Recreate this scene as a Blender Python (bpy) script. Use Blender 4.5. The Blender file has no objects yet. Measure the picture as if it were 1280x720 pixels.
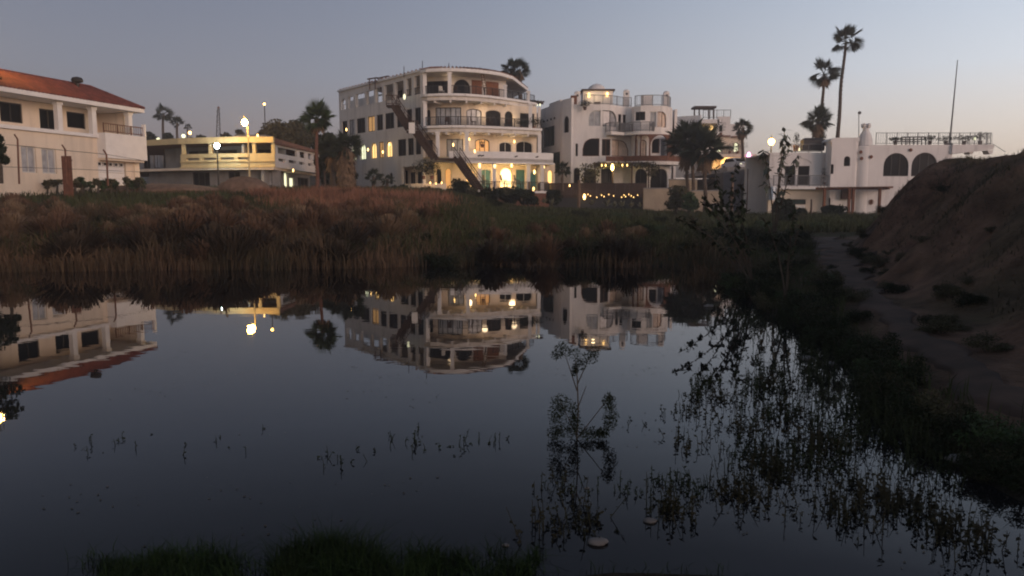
import bpy, math, random
import numpy as np
from mathutils import Vector
random.seed(7); rng = np.random.default_rng(7)
S = bpy.context.scene
C = S.collection
pi = math.pi
# ------------------------------------------------------------------ camera
CH = 1.8; PITCH = math.radians(6.42); F = 924.0
cam = bpy.data.objects.new('camera', bpy.data.cameras.new('camera')); C.objects.link(cam)
cam.data.sensor_width = 36.0; cam.data.lens = 36.0 * F / 1280.0
cam.data.clip_start = 0.05; cam.data.clip_end = 12000
cam.location = (0, 0, CH); cam.rotation_euler = (pi / 2 - PITCH, 0, 0)
S.camera = cam
# ------------------------------------------------------------------ world
SUN_EL, SUN_AZ = math.radians(1.5), math.radians(112)      # azimuth clockwise from the view direction: behind right
w = bpy.data.worlds.new('World'); S.world = w; w.use_nodes = True
nt = w.node_tree; nt.nodes.clear()
N = nt.nodes.new; L = nt.links.new
out = N('ShaderNodeOutputWorld'); bg = N('ShaderNodeBackground')
sky = N('ShaderNodeTexSky'); sky.sky_type = 'NISHITA'; sky.sun_disc = False
sky.sun_elevation = SUN_EL; sky.sun_rotation = SUN_AZ
sky.altitude = 10; sky.air_density = 1.0; sky.dust_density = 2.0; sky.ozone_density = 1.5
# dusk haze: the whole dome carries a grey-mauve veil, warmer and paler towards the set sun
tc = N('ShaderNodeTexCoord'); sep = N('ShaderNodeSeparateXYZ'); L(tc.outputs['Generated'], sep.inputs[0])
dot = N('ShaderNodeVectorMath'); dot.operation = 'DOT_PRODUCT'
dot.inputs[1].default_value = (math.sin(SUN_AZ), math.cos(SUN_AZ), 0.0)
L(tc.outputs['Generated'], dot.inputs[0])
rz = N('ShaderNodeValToRGB'); L(sep.outputs['Z'], rz.inputs[0])          # away from the sun
def ramp(node, stops):
    el = node.color_ramp.elements
    while len(el) > 1: el.remove(el[-1])
    el[0].position = stops[0][0]; el[0].color = stops[0][1] + (1,)
    for p, c in stops[1:]:
        e = el.new(p); e.color = c + (1,)
ramp(rz, [(0.0, (.200, .158, .170)), (.06, (.180, .152, .176)), (.16, (.150, .150, .200)), (.28, (.112, .121, .175)),
          (.42, (.050, .054, .080)), (.6, (.03, .036, .056)), (1.0, (.025, .033, .06))])
rs = N('ShaderNodeValToRGB'); L(sep.outputs['Z'], rs.inputs[0])          # towards the sun
ramp(rs, [(0.0, (1.15, .82, .60)), (.06, (1.0, .85, .70)), (.16, (.76, .80, .86)), (.28, (.52, .61, .74)),
          (.42, (.175, .20, .27)), (.6, (.10, .13, .20)), (1.0, (.05, .07, .12))])
mr = N('ShaderNodeMapRange'); mr.inputs[1].default_value = -1.0; mr.inputs[2].default_value = 1.0
mr.interpolation_type = 'SMOOTHERSTEP'
L(dot.outputs['Value'], mr.inputs[0])
mx = N('ShaderNodeMix'); mx.data_type = 'RGBA'; L(mr.outputs[0], mx.inputs[0])
L(rz.outputs[0], mx.inputs[6]); L(rs.outputs[0], mx.inputs[7])
bgh = N('ShaderNodeBackground'); bgh.inputs[1].default_value = 1.0; L(mx.outputs[2], bgh.inputs[0])
L(sky.outputs[0], bg.inputs[0]); bg.inputs[1].default_value = 0.05
add = N('ShaderNodeAddShader'); L(bg.outputs[0], add.inputs[0]); L(bgh.outputs[0], add.inputs[1])
L(add.outputs[0], out.inputs[0])
# afterglow of the sun that has just gone: very soft, low, warm
sl = bpy.data.lights.new('sun', 'SUN'); sl.energy = 1.1; sl.angle = math.radians(28); sl.color = (1.0, .67, .53)
so = bpy.data.objects.new('sun', sl); C.objects.link(so)
sel = math.radians(9); saz = math.radians(140)
sd = Vector((math.sin(saz) * math.cos(sel), math.cos(saz) * math.cos(sel), math.sin(sel)))
so.rotation_euler = sd.to_track_quat('Z', 'Y').to_euler()
S.view_settings.view_transform = 'Standard'; S.view_settings.look = 'None'
S.view_settings.exposure = 0.38; S.view_settings.gamma = 1.0
S.render.engine = 'CYCLES'
S.cycles.filter_width = 2.0
# ------------------------------------------------------------------ pixel geometry
CP, SP = math.cos(PITCH), math.sin(PITCH)
def ray(x, y=180.0):
    u = (x - 640) / F; v = (360 - y) / F; d = CP + v * SP
    return u / d, (-SP + v * CP) / d
def P(x, y, D):
    a, b = ray(x, y); return Vector((a * D, D, CH + b * D))
def ZA(y, D): return CH + ray(640, y)[1] * D
def XA(x, D, y=180.0): return ray(x, y)[0] * D
# ------------------------------------------------------------------ materials
MATS = {}
def mat(name, col, rough=.8, var=.12, scale=3.0, bump=.0, bscale=30.0, metal=0.0, spec=.3, col2=None, emit=0.0, ecol=None, stain=0.0):
    if name in MATS: return MATS[name]
    m = bpy.data.materials.new(name); MATS[name] = m; m.use_nodes = True
    t = m.node_tree; b = t.nodes['Principled BSDF']
    b.inputs['Roughness'].default_value = rough; b.inputs['Metallic'].default_value = metal
    b.inputs['Specular IOR Level'].default_value = spec
    co = t.nodes.new('ShaderNodeTexCoord')
    no = t.nodes.new('ShaderNodeTexNoise'); no.inputs['Scale'].default_value = scale; no.inputs['Detail'].default_value = 6
    t.links.new(co.outputs['Object'], no.inputs['Vector'])
    cr = t.nodes.new('ShaderNodeValToRGB')
    c1 = col; c2 = col2 if col2 else tuple(c * (1 - 2 * var) for c in col)
    cr.color_ramp.elements[0].position = .35; cr.color_ramp.elements[1].position = .65
    cr.color_ramp.elements[0].color = tuple(c2) + (1,); cr.color_ramp.elements[1].color = tuple(c1) + (1,)
    t.links.new(no.outputs[0], cr.inputs[0])
    last = cr.outputs[0]
    if stain:
        mp = t.nodes.new('ShaderNodeMapping'); mp.inputs['Scale'].default_value = (2.2, 2.2, .25)
        t.links.new(co.outputs['Object'], mp.inputs['Vector'])
        n2 = t.nodes.new('ShaderNodeTexNoise'); n2.inputs['Scale'].default_value = 1.0; n2.inputs['Detail'].default_value = 8
        t.links.new(mp.outputs[0], n2.inputs['Vector'])
        r2 = t.nodes.new('ShaderNodeMapRange'); r2.inputs[1].default_value = .5; r2.inputs[2].default_value = .75
        r2.inputs[4].default_value = stain
        t.links.new(n2.outputs[0], r2.inputs[0])
        mm = t.nodes.new('ShaderNodeMix'); mm.data_type = 'RGBA'; mm.inputs[7].default_value = (.16, .13, .10, 1)
        t.links.new(r2.outputs[0], mm.inputs[0]); t.links.new(last, mm.inputs[6]); last = mm.outputs[2]
    t.links.new(last, b.inputs['Base Color'])
    if bump:
        nb = t.nodes.new('ShaderNodeTexNoise'); nb.inputs['Scale'].default_value = bscale; nb.inputs['Detail'].default_value = 8
        t.links.new(co.outputs['Object'], nb.inputs['Vector'])
        bp = t.nodes.new('ShaderNodeBump'); bp.inputs['Strength'].default_value = bump
        t.links.new(nb.outputs[0], bp.inputs['Height']); t.links.new(bp.outputs[0], b.inputs['Normal'])
    if emit:
        b.inputs['Emission Color'].default_value = tuple(ecol or col) + (1,)
        b.inputs['Emission Strength'].default_value = emit
    return m
M_white = mat('white_stucco', (.80, .76, .72), .85, .04, .6, .15, 12, stain=.25)
M_cream = mat('cream_stucco', (.78, .66, .52), .85, .04, .6, .15, 12, stain=.2)
M_hotel = mat('hotel_plaster', (.74, .69, .63), .85, .06, .5, .15, 12, stain=.35)
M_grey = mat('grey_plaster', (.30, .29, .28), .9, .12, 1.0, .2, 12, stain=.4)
M_yel = mat('yellow_ochre_paint', (.62, .50, .28), .8, .05, 1, .1, 12, stain=.15)
M_trimw = mat('white_painted_trim', (.80, .77, .73), .7, .04, 2)
M_tile = mat('red_roof_tile', (.21, .068, .056), .85, .18, 2.2, .5, 30, col2=(.12, .042, .037))
M_tile2 = mat('brown_roof_tile', (.26, .14, .10), .8, .18, 4, .5, 30)
M_wood = mat('dark_brown_wood', (.07, .04, .028), .7, .2, 6, .3, 40)
M_wood2 = mat('weathered_wood', (.22, .14, .09), .8, .2, 6, .3, 40)
M_rust = mat('rusty_brown_paint', (.20, .085, .05), .75, .2, 5, .2, 30)
M_brick = mat('orange_brick_infill', (.27, .115, .06), .85, .15, 5, .4, 20)
M_iron = mat('black_iron', (.03, .028, .028), .5, .1, 8)
M_rail = mat('grey_iron', (.17, .17, .17), .5, .1, 8)
M_frame = mat('dark_window_frame', (.05, .045, .04), .5, .1, 8)
M_framew = mat('white_window_frame', (.6, .58, .54), .6, .05, 8)
M_frameb = mat('brown_window_frame', (.16, .075, .045), .6, .1, 8)
M_glass = mat('dark_glass', (.012, .013, .014), .12, .3, 1.2, .06, 1.5, spec=.03)
M_glassg = mat('green_glass', (.03, .07, .06), .1, .2, 1.2, .04, 1.5, spec=.8)
M_curt = mat('curtained_glass', (.42, .42, .43), .25, .18, 2.5, spec=.6)
M_sunset = mat('painted_sunset_glass', (.74, .58, .46), .3, .14, 2.0, spec=.5)  # sunset reflection painted into the pane as flat pinkish colour, no curtain
M_teal = mat('teal_door_paint', (.06, .20, .20), .5, .15, 3)
def lampmat(n, c, e): return mat(n, tuple(min(1, x) for x in c), .5, .1, 2.5, emit=e, ecol=c)
M_lit = lampmat('lit_window_warm', (1.0, .62, .22), 1.3)
M_litdim = lampmat('dim_lit_interior', (1.0, .55, .2), .28)
M_litb = lampmat('bright_lit_arch', (1.0, .74, .34), 2.2)
M_litc = lampmat('lit_window_pale', (.95, .95, .62), 1.0)
M_bulb = lampmat('warm_bulb', (1.0, .60, .2), 4.5)
M_bulbw = lampmat('white_bulb', (.85, 1.0, .98), 60)
M_sod = lampmat('sodium_bulb', (1.0, .55, .16), 70)
M_sod2 = lampmat('sodium_bulb_far', (1.0, .52, .12), 12)
M_bark = mat('palm_bark', (.13, .095, .07), .9, .25, 12, .6, 30)
M_barkr = mat('reddish_palm_bark', (.20, .09, .06), .9, .25, 12, .6, 30)
M_frond = mat('palm_frond_green', (.035, .05, .025), .7, .25, 8)
M_dead = mat('dead_palm_frond', (.22, .14, .08), .9, .25, 8)
M_leafd = mat('dark_foliage', (.026, .034, .015), .85, .3, 2.5, col2=(.016, .022, .010), spec=.1)
M_leafb = mat('brownish_foliage', (.09, .075, .035), .8, .3, 2.5, col2=(.05, .05, .022))
M_leafg = mat('green_foliage', (.05, .085, .025), .75, .3, 2, col2=(.03, .05, .02))
M_twig = mat('twig_bark', (.09, .07, .05), .9, .2, 9)
M_rock = mat('pale_stone', (.22, .20, .18), .9, .2, 8, .6, 14)
M_rockb = mat('brown_rock', (.20, .13, .09), .95, .2, 3, .8, 5)
# ------------------------------------------------------------------ mesh builders
class MB:
    def __init__(s): s.v = []; s.f = []
    def add(s, vs, fs):
        n = len(s.v); s.v += [tuple(v) for v in vs]; s.f += [tuple(i + n for i in f) for f in fs]; return s
    def hexa(s, p):    # 8 points: bottom 4 ccw, top 4 ccw
        return s.add(p, [(3, 2, 1, 0), (4, 5, 6, 7), (0, 1, 5, 4), (1, 2, 6, 5), (2, 3, 7, 6), (3, 0, 4, 7)])
    def box(s, x0, x1, y0, y1, z0, z1):
        return s.hexa([(x0, y0, z0), (x1, y0, z0), (x1, y1, z0), (x0, y1, z0), (x0, y0, z1), (x1, y0, z1), (x1, y1, z1), (x0, y1, z1)])
    def beam(s, a, b, wd, h=None):
        a = Vector(a); b = Vector(b); h = h or wd; d = (b - a)
        if d.length < 1e-6: return s
        d.normalize(); up = Vector((0, 0, 1))
        if abs(d.z) > .95: up = Vector((0, 1, 0))
        r = d.cross(up).normalized() * wd / 2; u = r.cross(d).normalized() * h / 2
        return s.hexa([a - r - u, a + r - u, b + r - u, b - r - u, a - r + u, a + r + u, b + r + u, b - r + u])
    def tube(s, pts, rs, n=8, cap=True):
        pts = [Vector(p) for p in pts]
        if not hasattr(rs, '__len__'): rs = [rs] * len(pts)
        base = len(s.v)
        for i, p in enumerate(pts):
            d = (pts[min(i + 1, len(pts) - 1)] - pts[max(i - 1, 0)]).normalized()
            ref = Vector((1, 0, 0)) if abs(d.x) < .9 else Vector((0, 1, 0))
            a = d.cross(ref).normalized(); b = d.cross(a)
            for k in range(n):
                t = 2 * pi * k / n; q = p + (a * math.cos(t) + b * math.sin(t)) * rs[i]; s.v.append(tuple(q))
        for i in range(len(pts) - 1):
            for k in range(n):
                k2 = (k + 1) % n
                s.f.append((base + i * n + k, base + i * n + k2, base + (i + 1) * n + k2, base + (i + 1) * n + k))
        if cap:
            s.f.append(tuple(base + k for k in range(n))[::-1]); s.f.append(tuple(base + (len(pts) - 1) * n + k for k in range(n)))
        return s
    def lathe(s, c, prof, n=16):   # prof: (r, z)
        c = Vector(c)
        return s.tube([(c.x, c.y, c.z + z) for r, z in prof], [max(r, .002) for r, z in prof], n)
    def prism(s, poly, z0, z1):
        n = len(poly)
        vs = [(x, y, z0) for x, y in poly] + [(x, y, z1) for x, y in poly]
        fs = [tuple(range(n))[::-1], tuple(range(n, 2 * n))] + [(i, (i + 1) % n, n + (i + 1) % n, n + i) for i in range(n)]
        return s.add(vs, fs)
    def ball(s, c, r, sx=1, sy=1, sz=1, n=10, m=6, jit=0):
        prof = []
        base = len(s.v)
        for j in range(m + 1):
            th = pi * j / m
            for k in range(n):
                ph = 2 * pi * k / n; q = 1 + (random.uniform(-jit, jit) if jit else 0)
                s.v.append((c[0] + r * sx * q * math.sin(th) * math.cos(ph), c[1] + r * sy * q * math.sin(th) * math.sin(ph), c[2] + r * sz * q * math.cos(th)))
        for j in range(m):
            for k in range(n):
                k2 = (k + 1) % n
                s.f.append((base + j * n + k, base + (j + 1) * n + k, base + (j + 1) * n + k2, base + j * n + k2))
        return s
    def build(s, name, m, parent=None, smooth=False):
        off = parent_world(parent) if parent else Vector((0, 0, 0))
        me = bpy.data.meshes.new(name)
        me.from_pydata([(v[0] - off.x, v[1] - off.y, v[2] - off.z) for v in s.v], [], s.f)
        me.materials.append(m)
        if smooth: me.polygons.foreach_set('use_smooth', [True] * len(me.polygons))
        me.update()
        o = bpy.data.objects.new(name, me); C.objects.link(o)
        if parent: o.parent = parent
        return o
def parent_world(p):
    v = Vector((0, 0, 0))
    while p: v = v + p.location; p = p.parent
    return v
def tag(o, label=None, cat=None, group=None, kind=None):
    if label: o['label'] = label
    if cat: o['category'] = cat
    if group: o['group'] = group
    if kind: o['kind'] = kind
    return o
def empty(name, loc, label, cat, group=None):
    o = bpy.data.objects.new(name, None); o.empty_display_size = .3; C.objects.link(o); o.location = loc
    return tag(o, label, cat, group)
def npmesh(name, V, Fc, m, parent=None, smooth=False):
    V = np.asarray(V, np.float32); Fc = np.asarray(Fc, np.int32)
    me = bpy.data.meshes.new(name); k = Fc.shape[1]
    me.vertices.add(len(V)); me.vertices.foreach_set('co', V.ravel())
    me.loops.add(Fc.size); me.loops.foreach_set('vertex_index', Fc.ravel())
    me.polygons.add(len(Fc)); me.polygons.foreach_set('loop_start', np.arange(0, Fc.size, k, dtype=np.int32))
    me.polygons.foreach_set('loop_total', np.full(len(Fc), k, np.int32))
    me.update(calc_edges=True)
    if smooth: me.polygons.foreach_set('use_smooth', np.ones(len(Fc), bool))
    me.materials.append(m)
    o = bpy.data.objects.new(name, me); C.objects.link(o)
    if parent: o.parent = parent
    return o
def copy_tree(o, loc=None, rz=None, sc=None, label=None, parent=None):
    c = o.copy(); C.objects.link(c); c.parent = parent
    if loc is not None: c.location = loc
    if rz is not None: c.rotation_euler = (0, 0, rz)
    if sc is not None: c.scale = sc if hasattr(sc, '__len__') else (sc, sc, sc)
    if label: c['label'] = label
    for ch in list(o.children): copy_tree(ch, parent=c)
    return c
def light(name, loc, e, col, parent, r=.15):
    l = bpy.data.lights.new(name, 'POINT'); l.energy = e; l.color = col; l.shadow_soft_size = r
    o = bpy.data.objects.new(name, l); C.objects.link(o); o.parent = parent
    o.location = Vector(loc) - parent_world(parent); return o
# ------------------------------------------------------------------ ground shape
POND = np.array([(-26, 8), (-24, 15), (-19, 19.4), (-13, 20.2), (-9, 20.9), (-5, 21.2), (-2, 22.2), (1.5, 22.3), (4.8, 21.6), (5.6, 18.6),
                 (4.7, 16), (4.5, 14), (4.2, 12), (4.15, 10), (3.9, 8.5), (3.45, 7), (3.1, 6), (2.95, 5), (3.05, 4.3), (3.1, 3.6), (2.2, 3.35),
                 (1.5, 3.3), (1.2, 3.42), (1.05, 3.56), (.92, 3.5), (.8, 3.62), (.62, 3.5), (.5, 3.6), (.3, 3.44), (.1, 3.5), (-.1, 3.4), (-.4, 3.3), (-1.2, 3.4), (-2.2, 3.25), (-4, 3.2), (-9, 3.0), (-18, 3.0), (-24, 4.5)], float)
def pond_dist(x, y):
    x = np.asarray(x, float); y = np.asarray(y, float)
    d = np.full(x.shape, 1e9); ins = np.zeros(x.shape, bool); n = len(POND)
    for i in range(n):
        ax, ay = POND[i]; bx, by = POND[(i + 1) % n]
        ex, ey = bx - ax, by - ay; t = np.clip(((x - ax) * ex + (y - ay) * ey) / (ex * ex + ey * ey), 0, 1)
        d = np.minimum(d, np.hypot(x - ax - t * ex, y - ay - t * ey))
        c = ((ay > y) != (by > y)) & (x < (bx - ax) * (y - ay) / (by - ay + 1e-12) + ax); ins ^= c
    return np.where(ins, -d, d)
def sst(t): t = np.clip(t, 0, 1); return t * t * (3 - 2 * t)
def wob(x, y):
    return (np.sin(x * .9 + 1.3 * np.sin(y * .55)) * np.sin(y * .8 + .7 * np.sin(x * .6)) * .5 + np.sin(x * 2.3 + y * 1.1 + 2 * np.sin(y * .9)) * .25
            + np.sin(x * 5.1 - y * 3.7 + 1.5 * np.sin(x * 1.7)) * .12 + np.sin(x * 1.3 - y * 7.3 + 2 * np.sin(x * 3.1)) * .06)
TOEY = [0, 4, 6, 9, 13, 18, 24, 30, 60]; TOEX = [4.5, 4.6, 4.8, 5.5, 6.9, 8.5, 10.9, 14.5, 36]
def ground(x, y):
    x = np.asarray(x, float); y = np.asarray(y, float)
    ds = pond_dist(x, y); dp = np.maximum(ds, 0)
    a = x / np.maximum(y, 8) * 70
    hl = np.interp(dp, [0, .6, 2.5, 10, 18, 35, 60], [0, .06, .3, 1.1, 1.5, 2.85, 3.15])
    hc = np.interp(dp, [0, .4, 1, 3, 10, 20, 35, 60], [0, .05, .2, .32, .42, .65, 1.2, 1.7])
    wl = 1 - sst((a + 9) / 12)
    rf = np.interp(a, [3, 14, 22], [1, .82, .6])
    h = hl * wl + hc * (1 - wl) * np.where(dp > 10, rf * sst((dp - 10) / 20) + (1 - sst((dp - 10) / 20)), 1)
    nearw = 1 - sst((y - 2.5) / 3)                                    # bank under the photographer's feet
    h = np.where((y < 5.5) & (x < 4.2), h * (1 - nearw) + nearw * np.minimum(dp * .10, .3), h)
    h = h + wob(x, y) * .07 * sst(dp / 3)
    toe = np.interp(y, TOEY, TOEX) + .35 * np.sin(y * .8) + .15 * np.sin(y * 2.1)
    H = np.interp(y, [0, 8, 14, 19, 24, 27, 31, 36], [2.1, 2.25, 2.35, 2.6, 2.6, 1.8, .6, 0])
    W = np.interp(y, [0, 10, 20, 30], [3.6, 3.5, 2.9, 3.2])
    t = (x - toe) / W
    berm = H * sst(t) ** .8
    gully = (np.sin(y * 1.9 + .8 * np.sin(x * 1.1)) * .5 + np.sin(y * 4.3 + x * .7) * .3) * .22 * np.clip(t, 0, 1) * np.clip(1.25 - t, 0, 1) * 4 * .5
    rill = (np.abs(np.sin(y * 2.7 + 1.2 * np.sin(x * 1.9) + .5 * np.sin(y * 7.1))) ** .5 - .8) * .28 * np.clip(t * 2, 0, 1) * np.clip(1.5 - t, 0, 1)
    h = h + berm + np.where(berm > .02, gully * (H > .5) + rill + wob(x * 4, y * 4) * .05, 0)
    bed = -np.minimum(.04 + .12 * np.abs(ds), .6)
    h = np.where(ds < 0, bed, h)
    h = h + 11 * np.exp(-((x + 62) / 40) ** 2 - ((y - 175) / 45) ** 2) + 4.2 * sst((y - 84) / 12) * np.exp(-((x - 33) / 16) ** 4) * (y < 400) + 3 * sst((y - 160) / 200) * (np.abs(x) < 3000)
    return h
def G(x, y): return float(ground(np.array([x]), np.array([y]))[0])
def lines(lo, a, b, hi, st, g=1.25):
    core = list(np.arange(a, b + 1e-6, st)); l = []; d = st; p = a
    while p > lo: d *= g; p -= d; l.append(p)
    r = []; d = st; p = core[-1]
    while p < hi: d *= g; p += d; r.append(p)
    return np.array(l[::-1] + core + r)
gx = lines(-5000, -27, 22, 5000, .22, 1.2); gy = lines(-300, -1, 32, 6000, .22, 1.12)
XX, YY = np.meshgrid(gx, gy); ZZ = ground(XX, YY)
nx_, ny_ = len(gx), len(gy)
idx = np.arange(nx_ * ny_).reshape(ny_, nx_)
Fg = np.stack([idx[:-1, :-1], idx[:-1, 1:], idx[1:, 1:], idx[1:, :-1]], -1).reshape(-1, 4)
def soil():
    m = bpy.data.materials.new('soil_and_dry_grass'); m.use_nodes = True; t = m.node_tree; b = t.nodes['Principled BSDF']
    b.inputs['Roughness'].default_value = .95; b.inputs['Specular IOR Level'].default_value = .1
    co = t.nodes.new('ShaderNodeTexCoord')
    def noise(sc, det=8):
        n = t.nodes.new('ShaderNodeTexNoise'); n.inputs['Scale'].default_value = sc; n.inputs['Detail'].default_value = det
        t.links.new(co.outputs['Object'], n.inputs['Vector']); return n
    n1 = noise(.35); n2 = noise(2.5); n3 = noise(14)
    r1 = t.nodes.new('ShaderNodeValToRGB'); t.links.new(n1.outputs[0], r1.inputs[0])
    ramp(r1, [(.35, (.038, .045, .018)), (.5, (.075, .055, .032)), (.62, (.10, .065, .04)), (.75, (.06, .06, .026))])
    r2 = t.nodes.new('ShaderNodeValToRGB'); t.links.new(n2.outputs[0], r2.inputs[0]); ramp(r2, [(.3, (.55, .55, .55)), (.7, (1.25, 1.2, 1.15))])
    mm = t.nodes.new('ShaderNodeMix'); mm.data_type = 'RGBA'; mm.blend_type = 'MULTIPLY'; mm.inputs[0].default_value = 1
    at = t.nodes.new('ShaderNodeAttribute'); at.attribute_name = 'bare_slope'
    r3 = t.nodes.new('ShaderNodeValToRGB'); t.links.new(n1.outputs[0], r3.inputs[0]); ramp(r3, [(.35, (.13, .10, .065)), (.5, (.23, .145, .10)), (.65, (.17, .10, .072))])
    m3 = t.nodes.new('ShaderNodeMix'); m3.data_type = 'RGBA'; t.links.new(at.outputs['Fac'], m3.inputs[0]); t.links.new(r1.outputs[0], m3.inputs[6]); t.links.new(r3.outputs[0], m3.inputs[7])
    t.links.new(m3.outputs[2], mm.inputs[6]); t.links.new(r2.outputs[0], mm.inputs[7]); a2 = t.nodes.new('ShaderNodeAttribute'); a2.attribute_name = 'wet'; m4 = t.nodes.new('ShaderNodeMix'); m4.data_type = 'RGBA'; m4.inputs[7].default_value = (.022, .018, .014, 1); t.links.new(a2.outputs['Fac'], m4.inputs[0]); t.links.new(mm.outputs[2], m4.inputs[6]); t.links.new(m4.outputs[2], b.inputs['Base Color'])
    ad = t.nodes.new('ShaderNodeMath'); t.links.new(n2.outputs[0], ad.inputs[0]); t.links.new(n3.outputs[0], ad.inputs[1])
    bp = t.nodes.new('ShaderNodeBump'); bp.inputs['Strength'].default_value = .8; bp.inputs['Distance'].default_value = .12
    t.links.new(ad.outputs[0], bp.inputs['Height']); t.links.new(bp.outputs[0], b.inputs['Normal'])
    return m
M_soil = soil()
go = npmesh('ground', np.stack([XX, YY, ZZ], -1).reshape(-1, 3), Fg, M_soil, smooth=True); go['kind'] = 'structure'
av = (sst((XX - np.interp(YY, TOEY, TOEX) + 1.4 + .5 * wob(XX, YY)) / .8) * (YY < 45) * (.75 + .25 * np.clip(wob(XX * 2, YY * 2) * 2, -1, 1))).ravel().astype(np.float32)
at_ = go.data.attributes.new('bare_slope', 'FLOAT', 'POINT'); at_.data.foreach_set('value', av)
wv = np.clip(1 - pond_dist(XX, YY) / .55, 0, 1).ravel().astype(np.float32); at_ = go.data.attributes.new('wet', 'FLOAT', 'POINT'); at_.data.foreach_set('value', wv)
# water
mw = bpy.data.materials.new('pond_water'); mw.use_nodes = True; t = mw.node_tree; b = t.nodes['Principled BSDF']
b.inputs['Base Color'].default_value = (.008, .0085, .009, 1); b.inputs['Roughness'].default_value = .012; b.inputs['IOR'].default_value = 1.333
co = t.nodes.new('ShaderNodeTexCoord'); mp = t.nodes.new('ShaderNodeMapping'); mp.inputs['Scale'].default_value = (1.2, 2.2, 1)
t.links.new(co.outputs['Object'], mp.inputs['Vector'])
nn = t.nodes.new('ShaderNodeTexNoise'); nn.inputs['Scale'].default_value = 1.6; nn.inputs['Detail'].default_value = 2
t.links.new(mp.outputs[0], nn.inputs['Vector'])
bp = t.nodes.new('ShaderNodeBump'); bp.inputs['Strength'].default_value = .07; bp.inputs['Distance'].default_value = .009
t.links.new(nn.outputs[0], bp.inputs['Height']); t.links.new(bp.outputs[0], b.inputs['Normal'])
wm = MB(); wm.add([(-28, 2.4, 0), (6.8, 2.4, 0), (6.8, 24, 0), (-28, 24, 0)], [(0, 1, 2, 3)])
wo = wm.build('pond_water', mw); wo['kind'] = 'structure'
# trodden path along the foot of the bank
M_path = mat('trodden_dirt', (.105, .064, .044), .95, .15, 2.2, 1.0, 12, col2=(.055, .037, .026))
py = np.arange(2.0, 30, .2); px_ = np.interp(py, [2, 4, 6, 9, 13, 18, 24, 30], [4.1, 4.1, 4.15, 4.95, 6.3, 8.1, 11.0, 12.5])
pw = np.interp(py, [2, 8, 14, 24, 30], [.3, .28, .3, 1.1, .6])
vs = []; K = 9
for i in range(len(py)):
    for k in range(K):
        f = k / (K - 1) * 2 - 1; ed = .9 + .32 * math.sin(py[i] * 2.3 + (f > 0) * 2) + .2 * math.sin(py[i] * 5.1 + (f > 0) * 4) + .15 * math.sin(py[i] * 11.3 + (f > 0))
        xq = px_[i] + f * pw[i] * ed; vs.append((xq, py[i] + .05 * math.sin(k * 1.7)))
vs = np.array(vs); pz = ground(vs[:, 0], vs[:, 1]) + np.tile(np.where(np.abs(np.linspace(-1, 1, K)) > .9, -.03, .035), len(py))
idp = np.arange(len(py) * K).reshape(len(py), K)
Fp = np.stack([idp[:-1, :-1], idp[:-1, 1:], idp[1:, 1:], idp[1:, :-1]], -1).reshape(-1, 4)
po = npmesh('path', np.column_stack([vs, pz]), Fp, M_path, smooth=True); po['kind'] = 'structure'
# ------------------------------------------------------------------ facades
class Path:
    def __init__(s, pts):
        s.p = [Vector((p[0], p[1])) for p in pts]; s.c = [0]
        for a, b in zip(s.p, s.p[1:]): s.c.append(s.c[-1] + (b - a).length)
        s.L = s.c[-1]; s.n = []
        seg = [(b - a).normalized() for a, b in zip(s.p, s.p[1:])]
        for i in range(len(s.p)):
            d = (seg[max(0, i - 1)] + seg[min(i, len(seg) - 1)]).normalized(); s.n.append(Vector((-d.y, d.x)))
    def at(s, t, z, off=0):
        i = 0
        while i < len(s.c) - 2 and t > s.c[i + 1]: i += 1
        f = (t - s.c[i]) / (s.c[i + 1] - s.c[i]); p = s.p[i].lerp(s.p[i + 1], f); n = s.n[i].lerp(s.n[i + 1], min(1, max(0, f)))
        n.normalize(); return (p.x + n.x * off, p.y + n.y * off, z)
    def s_at(s, x, y=180.0):
        a = ray(x, y)[0]; best = None
        for i, (p, q) in enumerate(zip(s.p, s.p[1:])):
            d = q - p; den = d.x - a * d.y
            if abs(den) < 1e-9: continue
            t = (a * p.y - p.x) / den
            pen = max(0, -t, t - 1)
            if best is None or pen < best[0]: best = (pen, s.c[i] + t * d.length)
        return best[1]
    def offset(s, o): return Path([(p.x + n.x * o, p.y + n.y * o) for p, n in zip(s.p, s.n)])
def pxpath(pts, y=180.0): return Path([(ray(x, y)[0] * D, D) for x, D in pts])
def topz(kind, s0, s1, zb, zt):
    wd = s1 - s0
    if kind == 'arch':
        ah = min(wd / 2, (zt - zb) * .8)
        return lambda s: zt - ah + ah * math.sqrt(max(0, 1 - ((s - (s0 + s1) / 2) / (wd / 2)) ** 2))
    if kind == 'seg':
        ah = min(wd / 5, .5)
        return lambda s: zt - ah + ah * math.sqrt(max(0, 1 - ((s - (s0 + s1) / 2) / (wd / 2)) ** 2))
    if kind in ('tl', 'tr'):
        r = min(wd * .6, (zt - zb) * .6)
        def f(s):
            d = (s0 + r - s) if kind == 'tl' else (s - (s1 - r))
            return zt if d <= 0 else zt - r + math.sqrt(max(0, r * r - d * d))
        return f
    return lambda s: zt
def samples(kind, s0, s1, path):
    n = 1 if kind == 'rect' else 12
    ss = set(s0 + (s1 - s0) * k / n for k in range(n + 1)) | set(c for c in path.c if s0 + 1e-3 < c < s1 - 1e-3)
    if kind in ('arch', 'seg'): ss |= {s0 + (s1 - s0) * .02, s1 - (s1 - s0) * .02}
    return sorted(ss)
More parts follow.
